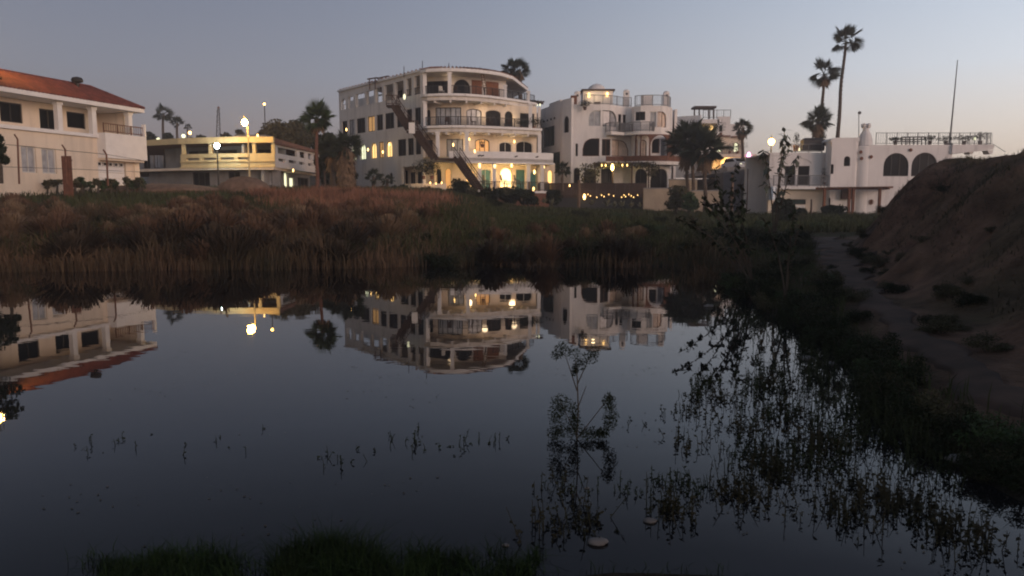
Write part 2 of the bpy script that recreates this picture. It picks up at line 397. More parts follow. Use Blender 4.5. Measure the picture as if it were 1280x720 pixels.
def wall(root, name, path, z0, z1, th, ops, m, s0=None, s1=None):
    """solid wall along path with real openings (s0,s1,zb,zt,kind)"""
    s0 = 0 if s0 is None else s0; s1 = path.L if s1 is None else s1
    S_ = {s0, s1} | set(c for c in path.c if s0 < c < s1); Z_ = {z0, z1}
    for o in ops: S_ |= {max(s0, o[0]), min(s1, o[1])}; Z_ |= {o[2], o[3]}
    S_ = sorted(S_); Z_ = sorted(z for z in Z_ if z0 <= z <= z1); mb = MB()
    def q(pts, off, flip):
        vs = [path.at(a, z, off) for a, z in pts]; mb.add(vs, [(0, 1, 2, 3)[::-1] if flip else (0, 1, 2, 3)])
    for a, b2 in zip(S_, S_[1:]):
        if b2 - a < 1e-5: continue
        for c, d in zip(Z_, Z_[1:]):
            if d - c < 1e-5: continue
            sm, zm = (a + b2) / 2, (c + d) / 2
            if any(o[0] < sm < o[1] and o[2] < zm < o[3] for o in ops): continue
            for off, fl in ((0, False), (th, True)): q([(a, c), (b2, c), (b2, d), (a, d)], off, fl)
    for o in ops:
        f = topz(o[4], o[0], o[1], o[2], o[3]); ss = samples(o[4], o[0], o[1], path)
        if o[4] != 'rect':
            for a, b2 in zip(ss, ss[1:]):
                if o[3] - min(f(a), f(b2)) < 1e-4: continue
                for off, fl in ((0, False), (th, True)): q([(a, f(a)), (b2, f(b2)), (b2, o[3] + 1e-4), (a, o[3] + 1e-4)], off, fl)
        loop = [(s, f(s)) for s in ss] + [(o[1], o[2])] + ([(o[0], o[2])]) 
        for (a, za), (b2, zb) in zip(loop, loop[1:] + loop[:1]):
            if abs(a - b2) + abs(za - zb) < 1e-5: continue
            mb.add([path.at(a, za, 0), path.at(b2, zb, 0), path.at(b2, zb, th), path.at(a, za, th)], [(0, 1, 2, 3)])
    for e in (s0, s1): mb.add([path.at(e, z0, 0), path.at(e, z1, 0), path.at(e, z1, th), path.at(e, z0, th)], [(0, 1, 2, 3)])
    for a, b2 in zip(S_, S_[1:]):
        for z in (z0, z1): mb.add([path.at(a, z, 0), path.at(b2, z, 0), path.at(b2, z, th), path.at(a, z, th)], [(0, 1, 2, 3)])
    return mb.build(name, m, root)
def window(root, path, o, pane, frame, off=.14, nm=1, nh=0, name='window', w=.07):
    s0, s1, zb, zt, kind = o[:5]; f = topz(kind, s0, s1, zb, zt); ss = samples(kind, s0, s1, path)
    outl = [(s0, zb), (s1, zb)] + [(s, f(s)) for s in ss[::-1]]
    cs, cz = (s0 + s1) / 2, (zb + zt) / 2; kx = 1 - 2 * w / (s1 - s0); kz = 1 - 2 * w / (zt - zb)
    mb = MB(); n = len(outl)
    for a, b2 in zip(outl, outl[1:] + outl[:1]):
        if abs(a[0] - b2[0]) + abs(a[1] - b2[1]) < 1e-5: continue
        ai = (cs + (a[0] - cs) * kx, cz + (a[1] - cz) * kz); bi = (cs + (b2[0] - cs) * kx, cz + (b2[1] - cz) * kz)
        mb.add([path.at(*a, off - .05), path.at(*b2, off - .05), path.at(*bi, off - .05), path.at(*ai, off - .05)], [(0, 1, 2, 3)])
        mb.add([path.at(*ai, off - .05), path.at(*bi, off - .05), path.at(*bi, off), path.at(*ai, off)], [(0, 1, 2, 3)])
    def bar(a, za, b2, zb2, wd):
        p, q = Vector(path.at(a, za, off - .02)), Vector(path.at(b2, zb2, off - .02)); mb.beam(p, q, wd, wd)
    for k in range(1, nm + 1):
        s = s0 + (s1 - s0) * k / (nm + 1); bar(s, zb + w, s, f(s) - w, w * .8)
    for k in range(1, nh + 1):
        z = zb + (zt - zb) * k / (nh + 1); bar(s0 + w, z, s1 - w, z, w * .6)
    fr = mb.build(name, frame, root)
    pb = MB()
    for a, b2 in zip(ss, ss[1:]):
        pb.add([path.at(a, zb, off), path.at(b2, zb, off), path.at(b2, max(f(b2), zb + .01), off), path.at(a, max(f(a), zb + .01), off)], [(0, 1, 2, 3)])
    p = pb.build('pane', pane, root); p.location = p.location; p.parent = fr
    return fr
GL = {'dark': M_glass, 'green': M_glassg, 'curt': M_curt, 'lit': M_lit, 'dim': M_litdim, 'bright': M_litb, 'pale': M_litc, 'teal': M_teal, 'sunset_paint': M_sunset}
def facade(root, path, z0, z1, th, items, m, name='wall', s0=None, s1=None, fr=None, yref=180.0, wname='window'):
    """items: (x0px, x1px, zb, zt, kind, style[, mullions, frame])"""
    ops = []
    for it in items:
        a, b2 = path.s_at(it[0], yref), path.s_at(it[1], yref)
        ops.append((min(a, b2), max(a, b2), it[2], it[3], it[4]))
    wl = wall(root, name, path, z0, z1, th, ops, m, s0, s1)
    for it, o in zip(items, ops):
        if it[5]:
            nm = it[6] if len(it) > 6 else 1
            window(root, path, o, GL[it[5]], it[7] if len(it) > 7 else (fr or M_frame), min(.15, th * .6), nm, it[8] if len(it) > 8 else 0, name='door' if it[5] == 'teal' else wname)
    return wl
def railing(root, pts, zf, h=.95, m=M_iron, sp=.12, name='railing', r=.033):
    pth = Path(pts); mb = MB(); n = max(1, int(pth.L / .9))
    for zz in (zf + h, zf + .12):
        q = [pth.at(pth.L * k / (2 * n), zz) for k in range(2 * n + 1)]
        for a, b2 in zip(q, q[1:]): mb.beam(a, b2, r * 1.8)
    k = 0
    while k * sp < pth.L:
        a = pth.at(k * sp, zf + .12); mb.beam(a, (a[0], a[1], zf + h), r * .7); k += 1
    for i in range(n + 1):
        a = pth.at(pth.L * i / n, zf); mb.beam(a, (a[0], a[1], zf + h + .04), r * 2.2)
    return mb.build(name, m, root)
def slab(root, name, path, back, z0, z1, m, lip=0):
    poly = [(p.x, p.y) for p in path.p] + back
    return MB().prism(poly, z0, z1).build(name, m, root)
def wall_lamp(root, p, r=.11, e=None, m=M_bulb, name='wall_lamp', energy=0, col=(1, .68, .35)):
    mb = MB(); mb.lathe((p[0], p[1], p[2]), [(.02, -r * 1.7), (r * .6, -r * 1.3), (r * .85, 0), (r * .55, r * 1.3), (.02, r * 1.7)], 8)
    o = mb.build(name, m, root)
    if energy: light('lamp_glow', (p[0], p[1] - .15, p[2] - .05), energy, col, root, r)
    return o
# ================================================================== HOTEL (four storeys, curved terraces)
hotel = empty('hotel', P(528.5, 240, 72), 'four-storey white hotel with curved balconies, outside stairs and lit ground floor terrace', 'hotel')
hA = Vector((XA(425, 85), 85.0)); hC = Vector((XA(528.5, 72), 72.0))
W = Path([hA, hC])
ZR, Z4, Z3, Z2, Z1 = 14.45, 12.0, 9.05, 6.2, 3.1
ow = []
r4 = [(427.5, 433.5, 'arch'), (436.5, 443, 'rect'), (446, 457, 'rect'), (459.5, 468.5, 'rect'), (471, 479, 'rect'), (481.5, 492.5, 'rect'), (495, 505.5, 'rect'), (508.5, 515.5, 'rect'), (518.5, 526, 'rect')]
for i, (a, b, k) in enumerate(r4): ow.append((a, b, 12.35, 13.55 + .07 * i, k, None))
r3 = [(428, 434.5, 'dark'), (436.5, 443.5, 'curt'), (446, 457, 'dark'), (460, 469, 'dim'), (471, 479, 'dark'), (481.5, 493, 'dark'), (496, 504, 'dark'), (508.5, 515.5, 'dark'), (518.5, 526.5, 'dark')]
for a, b, st in r3: ow.append((a, b, 9.5, 11.1, 'rect', st))
r2 = [(439.5, 445, 'arch', 'pale'), (450, 457, 'arch', 'pale'), (463.5, 470.5, 'arch', 'lit'), (473.5, 479.5, 'rect', 'dim'), (482.5, 490, 'arch', 'lit'), (497, 507.5, 'rect', 'dark'), (509.5, 517, 'rect', 'dark'), (519, 526, 'rect', 'dark')]
for a, b, k, st in r2: ow.append((a, b, 6.65, 8.3, k, st))
ow += [(486, 490, 3.9, 5.1, 'arch', 'dark', 0), (501.5, 527, 3.1, 5.55, 'rect', None)]
facade(hotel, W, 3.0 - 1, ZR, .3, ow, M_hotel)
wn = W.offset(1.3)
facade(hotel, wn, 2.5, 5.9, .2, [(502, 509, 3.1, 5.3, 'rect', 'dark', 0), (512, 518.5, 3.4, 5.1, 'rect', 'dark'), (521, 528, 3.4, 5.1, 'rect', 'dark')], M_cream, name='recess_wall', s0=W.L * .68)
wi = W.offset(3.2)
facade(hotel, wi, Z4, ZR - .4, .2, [(430, 438, 12.1, 13.8, 'rect', None), (470, 482, 12.1, 13.9, 'rect', None), (497, 504, 12.1, 14.0, 'rect', 'dark')], M_hotel, name='recess_wall', s0=W.L * .12)
# mouldings on the wing
mb = MB()
for z, hh in ((ZR, .18),):
    a, b = Vector(W.at(0, z, -.09)), Vector(W.at(W.L, z, -.09)); mb.beam(a, b, .22, hh)
mb.build('cornice', M_trimw, hotel)
mb = MB()
for k in range(24):
    s = W.L * (k + .5) / 24; a = Vector(W.at(s, ZR + .1, .05)); mb.tube([a, a + Vector((0, 0, .16))], [.1, .1], 6)
mb.build('roof_tile_edge', M_tile2, hotel)
# curved front terraces
A4 = Path([(hC.x, 72), (-8.0, 71.35), (-6.8, 71.0), (-5.6, 70.95), (-4.4, 71.2), (-3.3, 71.7), (-2.2, 72.4), (-1.2, 73.3), (-.3, 74.2), (.8, 75.4), (1.9, 76.8), (2.4, 77.6)])
A3 = Path([(hC.x, 72), (-8.0, 71.3), (-6.8, 70.9), (-5.6, 70.7), (-4.4, 70.8), (-3.3, 71.1), (-2.2, 71.5), (-1.0, 72.0), (.3, 72.6), (1.6, 73.2), (2.85, 73.8)])
A2 = Path([(-5.9, 70.4), (-4.4, 70.35), (-3.0, 70.6), (-1.8, 70.9), (-.5, 71.4), (.8, 71.9), (2.2, 72.5), (3.4, 73.1), (4.05, 73.5)])
A2l = Path([(hC.x, 72), (-8.0, 71.5), (-7.2, 71.0), (-6.5, 70.7), (-5.9, 70.6)])
I3 = Path([(hC.x + .05, 73.6), (-7.2, 73.0), (-5.8, 72.8), (-4.4, 72.9), (-3.0, 73.3), (-1.6, 73.9), (-.2, 74.6), (1.2, 75.3), (2.5, 76.0)])
backp = [(3.2, 92), (-14, 97), (hA.x + .4, 85.2), (hC.x - .25, 72.35)]
for pth, z, m, nm in ((A4, Z4, M_hotel, 'floor_slab'), (A3, Z3, M_hotel, 'floor_slab')):
    poly = [(p.x, p.y) for p in pth.p]; MB().prism(poly + backp, z - .42, z).build('floor_slab', m, hotel)
    mb = MB(); e = pth.offset(-.1); q = [e.at(e.L * k / 40, z + .06) for k in range(41)]
    for a, b in zip(q, q[1:]): mb.beam(a, b, .3, .22)
    mb.build('slab_edge_band', M_trimw, hotel)
    mb = MB()
    for k in range(1, 9):
        s = pth.L * k / 9; a = Vector(pth.at(s, z - .5, .05)); b = Vector(pth.at(s, z - .5, 1.5)); MB().beam(a, b, .16, .28).build('bracket', M_hotel, hotel)
poly = [(p.x, p.y) for p in A2l.p[:-1]] + [(p.x, p.y) for p in A2.p]
MB().prism(poly + backp, Z2 - .4, Z2 - .003).build('floor_slab', M_hotel, hotel)
wall(hotel, 'parapet', A2, Z2 - .45, Z2 + .62, .2, [], M_trimw)
wall(hotel, 'parapet', A2l, Z2 - .45, Z2 + .12, .2, [], M_yel)
mb = MB(); q = [A2.offset(-.06).at(A2.L * k / 30, Z2 - .42) for k in range(31)]
for a, b in zip(q, q[1:]): mb.beam(a, b, .34, .16)
mb.build('slab_edge_band', M_trimw, hotel)
mb = MB()
for xx in (599, 603, 645, 671): # relief ornaments on the parapet
    a = Vector(A2.at(A2.s_at(xx, 192), Z2 + .2, -.04)); mb.beam(a - Vector((.14, 0, .04)), a + Vector((.14, 0, .05)), .05, .12)
mb.build('parapet_ornament', M_frame, hotel)
# top roof with tiled rim
R4 = Path([(p.x, p.y) for p in A4.p[:-4]] + [(-.1, 75.3), (.6, 78.5), (1.6, 83)])
poly = [(p.x, p.y) for p in R4.p]; bp2 = [(0, 88), (-12, 92), (-15.5, 80.6), (hC.x - .25, 72.35)]
MB().prism(poly + bp2, ZR - .3, ZR).build('roof', M_hotel, hotel)
mb = MB(); e = R4.offset(-.12); n = 46
for k in range(n):
    s = e.L * (k + .5) / n; a = Vector(e.at(s, ZR + .02, -.05)); b = Vector(e.at(s, ZR + .26, .75)); mb.tube([a, b], [.13, .11], 6)
mb.build('roof_tile_edge', M_tile2, hotel)
mb = MB(); q = [e.at(e.L * k / 40, ZR - .12) for k in range(41)]
for a, b in zip(q, q[1:]): mb.beam(a, b, .16, .3)
mb.build('cornice', M_trimw, hotel)
# recessed walls of each storey
I4 = Path([(hC.x + .05, 73.9), (-6.6, 73.4), (-4.6, 73.6), (-3.0, 74.3), (-1.6, 75.3), (-.6, 76.2)])
facade(hotel, I4, Z4, ZR - .3, .2, [(531, 561, 12.05, 13.75, 'rect', 'dark', 2), (566.5, 588, 12.05, 13.9, 'arch', 'dark', 0)], M_hotel, name='terrace_wall', yref=110)
mb = MB()
for a, b in ((589.5, 602.5), (607.5, 623)):
    sa, sb = I4.s_at(a, 110), I4.s_at(b, 110); n = 7
    for k in range(n):
        s1_ = sa + (sb - sa) * k / n; s2_ = sa + (sb - sa) * (k + .93) / n
        mb.hexa([I4.at(s1_, Z4 + .05, -.06), I4.at(s2_, Z4 + .05, -.06), I4.at(s2_, Z4 + .05, -.005), I4.at(s1_, Z4 + .05, -.005),
                 I4.at(s1_, 13.9, -.06), I4.at(s2_, 13.9, -.06), I4.at(s2_, 13.9, -.005), I4.at(s1_, 13.9, -.005)])
mb.build('orange_wood_panel', M_brick, hotel)
facade(hotel, I3, Z3, Z4 - .42, .22, [(533, 538, 9.1, 11.0, 'arch', 'dark', 0), (544, 576.5, 9.15, 11.15, 'rect', 'curt', 4), (583, 602, 9.15, 11.05, 'seg', 'curt', 2), (607, 626, 9.1, 11.0, 'seg', 'dark', 2), (631, 641, 9.1, 11.0, 'arch', 'dark', 0), (650, 668, 9.4, 10.9, 'rect', 'dark', 1)], M_cream, name='terrace_wall', yref=140)
facade(hotel, I3, Z2, Z3 - .42, .22, [(534, 541, 6.25, 8.1, 'rect', 'dark', 0), (558, 579, 6.3, 8.15, 'rect', 'curt', 2), (594, 612, 6.7, 8.2, 'seg', 'dim', 2), (624, 640, 6.8, 8.0, 'seg', 'dark', 1, M_framew), (645, 666, 6.4, 8.15, 'seg', 'dark', 1, M_framew)], M_cream, name='terrace_wall', yref=185)
I1 = Path([(p.x, p.y) for p in I3.p])
facade(hotel, I1, 2.2, Z2 - .42, .22, [(545, 552, 3.15, 5.3, 'arch', 'dark', 0, M_yel), (556, 564, 3.15, 5.35, 'arch', 'dim', 0, M_yel), (600, 614, 3.2, 5.3, 'seg', 'teal', 1, M_framew), (625, 640.5, 3.5, 5.5, 'arch', 'bright', 0, M_yel), (645, 656, 3.1, 5.3, 'rect', 'teal', 1, M_teal), (663, 672, 3.1, 5.2, 'arch', 'teal', 0, M_teal), (582, 594, 3.2, 5.2, 'arch', 'lit', 1, M_framew)], M_cream, name='terrace_wall', yref=215)
# east end wall and rear
mb = MB(); mb.prism([(2.6, 76.1), (2.9, 76.1), (3.4, 92), (3.1, 92)], 1.5, Z4 - .42)
mb.prism([(3.2, 91.7), (3.2, 92), (-14, 97), (-14, 96.7)], 1.5, Z4 - .42); mb.prism([(-14, 96.7), (-14.3, 96.9), (hA.x - .05, 85.25), (hA.x + .3, 85.25)], 1.5, Z4 - .42)
mb.build('rear_wall', M_hotel, hotel)
# columns
for (pth, x, z0, z1, yr) in ((A4, 529.3, Z4, ZR - .3, 105), (A4, 562, Z4, ZR - .3, 105), (A4, 633, Z4, ZR - 1.0, 115), (A4, 662, Z4 - .1, Z4 + 1.25, 130), (A3, 529.6, Z3, Z4 - .42, 140), (A3, 664, Z3, Z4 - .42, 140),
                        (A2l, 546, Z2, Z3 - .42, 180), (A3, 584, Z2, Z3 - .42, 180), (A3, 675.5, Z2, Z3 - .42, 180), (A2, 600, 2.4, Z2 - .45, 220), (A2, 618.5, 2.4, Z2 - .45, 220), (A2, 661.5, 2.4, Z2 - .45, 220), (A2, 679, 2.4, Z2 - .45, 220)):
    s = pth.s_at(x, yr); a = pth.at(s, z0, .18); mb = MB(); mb.box(a[0] - .17, a[0] + .17, a[1] - .17, a[1] + .17, z0, z1)
    mb.box(a[0] - .22, a[0] + .22, a[1] - .22, a[1] + .22, z1 - .16, z1 - .002); mb.build('column', M_trimw, hotel)
# railings
e = A4.offset(.12); railing(hotel, [e.at(e.L * k / 24, 0)[:2] for k in range(25)], Z4 + .1, .85)
e = A3.offset(.12); railing(hotel, [e.at(e.L * k / 24, 0)[:2] for k in range(25)], Z3 + .1, .9)
e = W.offset(.1)
railing(hotel, [e.at(W.L * .8, 0)[:2], e.at(W.L * .99, 0)[:2]], Z4 + .3, .7)
# ground floor deck, red dado and dark planter in front
D1 = Path([(-5.4, 70.0), (-3, 70.1), (-.5, 70.7), (2.2, 71.8), (3.6, 72.6)])
mb = MB(); mb.prism([(p.x, p.y) for p in D1.p] + [(2.6, 76), (-5.8, 73)], 1.5, 3.1); mb.build('terrace_deck', M_rust, hotel)
mb = MB(); q = [D1.offset(-.03).at(D1.L * k / 12, 3.02) for k in range(13)]
for a, b in zip(q, q[1:]): mb.beam(a, b, .25, .2)
mb.build('deck_edge_band', M_trimw, hotel)
railing(hotel, [(p.x, p.y) for p in D1.offset(.1).p], 3.12, .85)
# low curved garden wall at the wing foot
gw = pxpath([(505, 70), (514, 69.2), (528, 68.6), (545, 68.8), (558, 69.4)], 230)
wall(hotel, 'garden_wall', gw, 1.8, 3.75, .25, [], M_cream)
# lamps on the terraces
for x, y, D in ((605, 141, 74.0), (642.5, 144.5, 75.5), (643, 177, 74.3), (586.5, 174, 73.0), (593.5, 189, 70.1), (566.5, 181, 72.5)):
    wall_lamp(hotel, P(x, y, D), .09)
for x, y, D in ((599.5, 207, 70.4), (618.5, 207.5, 71), (639.5, 206.5, 72.0), (661.5, 208, 72.4), (679.5, 208.5, 73.1), (668, 215, 73.3)):
    wall_lamp(hotel, P(x, y, D), .12)
wall_lamp(hotel, P(505.5, 121, 73), .16, m=M_litc)
for x, y in ((433, 162), (460, 187), (486.5, 180.5), (478.5, 190)): wall_lamp(hotel, P(x, y, 79.5 - (x - 433) * .09), .09)
for x, y, D, e in ((625, 214, 71.6, 110), (655, 214, 72.8, 60), (595, 212, 71.2, 30), (548, 214, 71.6, 22)): light('terrace_glow', P(x, y, D), e, (1, .68, .28), hotel, .3)
for x, y, D, e in ((585, 178, 71.9, 20), (640, 176, 73.2, 16), (605, 142, 72.7, 12), (643, 146, 74.2, 10), (560, 100, 72.6, 4)): light('terrace_glow', P(x, y, D), e, (1, .72, .42), hotel, .3)
# outside stairs in three flights
def flight(x0, y0, D0, x1, y1, D1_, wd, n, name='stair_flight'):
    a, b = P(x0, y0, D0), P(x1, y1, D1_); d = b - a; side = Vector((d.y, -d.x, 0)).normalized() * wd / 2
    if side.length < .01: side = Vector((0, wd / 2, 0))
    mb = MB()
    for sg in (-1, 1):
        mb.beam(a + side * sg, b + side * sg, .08, .42)
        mb.beam(a + side * sg + Vector((0, 0, .95)), b + side * sg + Vector((0, 0, .95)), .06)
        for k in range(5):
            p = a.lerp(b, k / 4) + side * sg; mb.beam(p, p + Vector((0, 0, .95)), .05)
        for k in range(1, 3):
            mb.beam(a + side * sg + Vector((0, 0, .32 * k)), b + side * sg + Vector((0, 0, .32 * k)), .04)
    o = mb.build(name, M_wood, hotel)
    for k in range(n):
        p = a.lerp(b, (k + .5) / n); t = MB(); dd = Vector((d.x, d.y, 0)).normalized() * .15
        q = [p - side - dd, p + side - dd, p + side + dd, p - side + dd]
        t.hexa([v - Vector((0, 0, .03)) for v in q] + [v + Vector((0, 0, .03)) for v in q]); t.build('stair_tread', M_wood, o)
def landing(x0, x1, y, D, dep=1.2, rail=True):
    a, b = P(x0, y, D), P(x1, y, D); mb = MB(); mb.box(a.x, b.x, D - dep / 2, D + dep / 2, a.z - .18, a.z); o = mb.build('stair_landing', M_wood, hotel)
    if rail: railing(hotel, [(a.x, D - dep / 2 + .05), (b.x, D - dep / 2 + .05)], a.z, .9, M_wood)
landing(484, 500, 132, 72.6, 1.2)
flight(493, 132, 71.6, 512, 162, 70.9, .8, 11)
landing(509, 523, 164, 70.9, 1.2)
bx = P(515, 160, 70.0); MB().box(bx.x - .3, bx.x + .25, 70.0, 70.25, bx.z - .5, bx.z + .5).build('sign_board', M_litc if False else M_trimw, hotel)
flight(519, 164, 70.9, 544, 199, 70.0, .8, 12)
flight(571, 197, 69.6, 600, 238, 68.4, 1.0, 15)
landing(546, 574, 198, 69.9, 1.0, False)
# steel posts and a small frame on the roof
mb = MB()
for x, yb, yt, D in ((528, 88, 76, 72.2), (505, 97, 83, 74), (561, 88, 79, 73), (600, 93, 84, 76)): mb.beam(P(x, yb, D), P(x, yt, D), .06)
mb.build('antenna_pole', M_iron, hotel)
mb = MB()
for x in (462, 469, 476, 482): mb.beam(P(x, 112, 78), P(x, 98 - (x - 462) * .1, 78), .1)
mb.beam(P(459, 99, 78), P(472, 97, 78), .12); mb.beam(P(471, 98, 78), P(486, 95, 78), .12); mb.beam(P(459, 103, 78), P(484, 101, 78), .08)
mb.build('pergola_frame', M_wood, hotel)
# roof-terrace pergola on the right
pg = empty('pergola', P(655, 130, 79), 'flat brown slatted pergola at the right end of the hotel top terrace', 'pergola')
for k in range(16):
    x = 625 + k * 3.4; a = P(x, 124 + k * .25, 76.0 + k * .15); b = P(x + 4, 121 + k * .4, 82); MB().beam(a, b, .1, .14).build('pergola_slat', M_wood, pg)
mb = MB(); mb.beam(P(625, 124.8, 77.2), P(679, 129.5, 78.6), .16); mb.beam(P(628, 123.5, 81), P(679, 128, 81), .16); mb.build('beam', M_wood, pg)
for x, D in ((636, 77.2), (662, 78)): a = P(x, 124.5, D); MB().beam(a, (a.x, a.y, Z4), .14).build('post', M_wood, pg)
for x in (671.5, 675): wall_lamp(pg, P(x, 131, 77.6), .08, m=M_litc, name='hanging_bulb')
# ladder leaning against the roof edge
ld = empty('ladder', P(607, 118, 71.9), 'wooden ladder leaning up against the roof edge of the hotel top terrace', 'ladder')
a0, a1 = P(605.5, 117, 72.4), P(600.5, 90, 72.2); b0, b1 = P(609.5, 117, 72.4), P(603.8, 90, 72.2)
for a, b in ((a0, a1), (b0, b1)): MB().beam(a, b, .07).build('rail', M_wood2, ld)
for k in range(1, 8): MB().beam(a0.lerp(a1, k / 8), b0.lerp(b1, k / 8), .045).build('rung', M_wood2, ld)
# furniture on terraces
def chair(x, y, D, m, label, rz=0, group=None):
    p = P(x, y, D); t = empty('chair', p, label, 'chair', group)
    t.rotation_euler = (0, 0, rz)
    def part(nm, mbx): o = mbx.build(nm, m); o.parent = t; return o
    part('seat', MB().box(-.23, .23, -.22, .22, .42, .46)); part('backrest', MB().hexa([(-.22, .2, .46), (.22, .2, .46), (.22, .24, .46), (-.22, .24, .46), (-.2, .3, .95), (.2, .3, .95), (.2, .33, .95), (-.2, .33, .95)]))
    for sx in (-1, 1):
        for sy in (-1, 1): part('leg', MB().beam((sx * .2, sy * .2, 0), (sx * .19, sy * .18, .42), .045))
    return t
chair(552, 119.6, 72.6, M_trimw, 'white chair on the hotel top terrace left of the arched door', .5)
chair(572, 119.4, 72.8, M_wood, 'dark chair on the hotel top terrace below the arched door', 2.6)
for i, (x, y, D, lb) in enumerate(((559, 157.8, 72.0, 'dark chair in front of the big curtained window on the hotel third floor'), (592, 158, 72.0, 'dark chair before the second curtained window on the hotel third floor'),
                     (612, 159, 73.0, 'dark chair beside the wall lamp on the hotel third floor balcony'), (634, 160.5, 73.6, 'dark chair between arched doors at the right of the third floor balcony'))):
    chair(x, y, D, M_wood, lb, i * 1.3)
def potplant(x, y, D, h, r, label, n=140, pot=M_rust, leaf=M_leafd, potr=.2):
    p = P(x, y, D); t = empty('potted_plant', p, label, 'potted plant')
    MB().lathe((0, 0, 0), [(potr * .7, 0), (potr, potr * 1.5), (potr * 1.1, potr * 1.6)], 10).build('pot', pot).parent = t
    o = leaf_mesh('foliage', n, [(0, 0, potr * 1.6 + h / 2)], [(r, r, h / 2)], .13, leaf); o.parent = t
    return t
def leaf_mesh(name, n, cens, rads, size, m, parent=None, drop=.4, asp=.5, surf=.5):
    cens = np.asarray(cens, float); rads = np.asarray(rads, float); k = rng.integers(0, len(cens), n)
    d = rng.normal(size=(n, 3)); d /= np.linalg.norm(d, axis=1)[:, None]
    rr = rng.random(n) ** surf; p = cens[k] + d * rads[k] * rr[:, None]
    a = rng.normal(size=(n, 3)); a[:, 2] -= drop; a /= np.linalg.norm(a, axis=1)[:, None]
    b = np.cross(a, rng.normal(size=(n, 3))); b /= np.linalg.norm(b, axis=1)[:, None]
    sz = size * rng.uniform(.6, 1.4, n)[:, None]
    V = np.stack([p - a * sz * .5, p + b * sz * asp * .5, p + a * sz * .5, p - b * sz * asp * .5], 1).reshape(-1, 3)
    return npmesh(name, V, np.arange(n * 4).reshape(-1, 4), m, parent)
potplant(603, 184.5, 71.6, .35, .3, 'low dark potted plant on the second floor ledge left of the dark sliding window', 60)
potplant(667, 162, 73.6, .9, 1.1, 'wide dark hedge-like planter at the right end of the hotel third floor balcony', 500)
potplant(652, 162, 73.3, .8, .8, 'dark potted bush left of the hedge planter on the third floor balcony', 300)
potplant(529.5, 224, 69.6, 1.6, 1.1, 'dark rounded shrub in front of the hotel wing ground floor windows', 900)
potplant(540, 224, 69.2, 1.3, .9, 'smaller dark shrub beside the yellow lit arches of the hotel', 600)
for x, y in ((516, 229), (536, 231), (551, 231)): light('garden_glow', P(x + 1, y - 3, 68.2), 5, (1, .62, .2), hotel, .1)
for i, x in enumerate((538, 545, 552)): wall_lamp(hotel, P(x, 228.5 + (i % 2), 68.3), .05, name='garden_lamp', m=M_bulb)
# tables and planters on the ground terrace
for i, (x, lb) in enumerate(((612, 'dark terrace table at the left of the lit ground floor terrace'), (634, 'dark terrace table below the bright arch of the hotel'), (651, 'dark terrace table before the teal doors'))):
    p = P(x, 232.5, 72.0); t = empty('terrace_table', (p.x, p.y, 3.1), lb, 'table')
    MB().lathe((0, 0, .70), [(.5, 0), (.5, .04)], 14).build('table_top', M_wood).parent = t
    MB().lathe((0, 0, 0), [(.22, 0), (.05, .05), (.04, .7)], 8).build('pedestal', M_iron).parent = t
    chair(x - 4.5, 231, 71.8, M_wood, ['dark chair at the leftmost terrace table', 'dark chair left of the table under the bright arch', 'dark chair left of the table by the teal doors'][i], 1.2)
# ================================================================== MOORISH WHITE HOUSE (dome on the roof)
mh = empty('white_house', P(714, 260, 79), 'white rounded house with small roof dome, brown balcony arches and sunset in its windows', 'house')
b1 = pxpath([(700, 82), (714, 79), (750, 79), (762, 79.3), (770, 79.9), (775, 80.5), (783, 80.9), (790, 81.0)])
b2 = pxpath([(789, 80.6), (792, 79.5), (800, 78.9), (826, 78.9), (834, 79.5), (839, 80.8), (840, 83)])
lw = pxpath([(655, 94), (700, 82)])
FR = M_frameb
zt_, z3, z2, zg = 12.25, 9.35, 6.3, 1.0
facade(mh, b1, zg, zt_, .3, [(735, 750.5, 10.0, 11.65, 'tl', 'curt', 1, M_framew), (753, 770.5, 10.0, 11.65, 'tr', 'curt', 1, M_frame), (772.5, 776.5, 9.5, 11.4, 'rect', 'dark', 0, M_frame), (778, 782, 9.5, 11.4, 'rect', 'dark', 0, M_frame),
                          (728, 749.5, 6.9, 8.75, 'tl', 'dark', 0, FR), (752.5, 763.5, 6.95, 8.7, 'rect', 'dark', 1, FR), (765, 786, 6.95, 8.7, 'tr', 'sunset_paint', 1, FR),
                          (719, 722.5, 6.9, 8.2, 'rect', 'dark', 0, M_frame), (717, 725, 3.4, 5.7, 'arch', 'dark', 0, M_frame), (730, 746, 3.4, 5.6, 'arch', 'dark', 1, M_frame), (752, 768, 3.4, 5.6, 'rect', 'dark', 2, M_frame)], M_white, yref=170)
facade(mh, b2, zg, zt_ - .15, .3, [(793, 806, 10.6, 11.5, 'rect', 'dark', 1, M_frame), (812, 820, 9.9, 11.5, 'rect', 'curt', 1, M_framew), (821.5, 832.5, 9.9, 11.5, 'tr', 'sunset_paint', 1, FR),
                          (793, 797.5, 6.6, 8.6, 'arch', 'sunset_paint', 0, FR), (799.5, 808.5, 6.6, 8.6, 'arch', 'sunset_paint', 1, FR), (815, 825, 7.2, 8.7, 'tl', 'dark', 0, FR), (826.5, 833, 6.8, 8.7, 'rect', 'curt', 0, M_framew),
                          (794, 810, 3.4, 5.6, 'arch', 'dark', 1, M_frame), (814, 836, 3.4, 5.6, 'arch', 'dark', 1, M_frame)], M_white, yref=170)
facade(mh, lw, zg, 12.6, .3, [(679, 693, 8.4, 10.6, 'rect', 'green', 2, M_frame), (681, 701.5, 5.4, 7.6, 'rect', 'green', 3, M_frame), (662, 676, 7.6, 10.4, 'rect', 'dark', 2, M_frame)], M_white, yref=170)
tw = pxpath([(700, 81.9), (703, 80.4), (714, 78.9)])
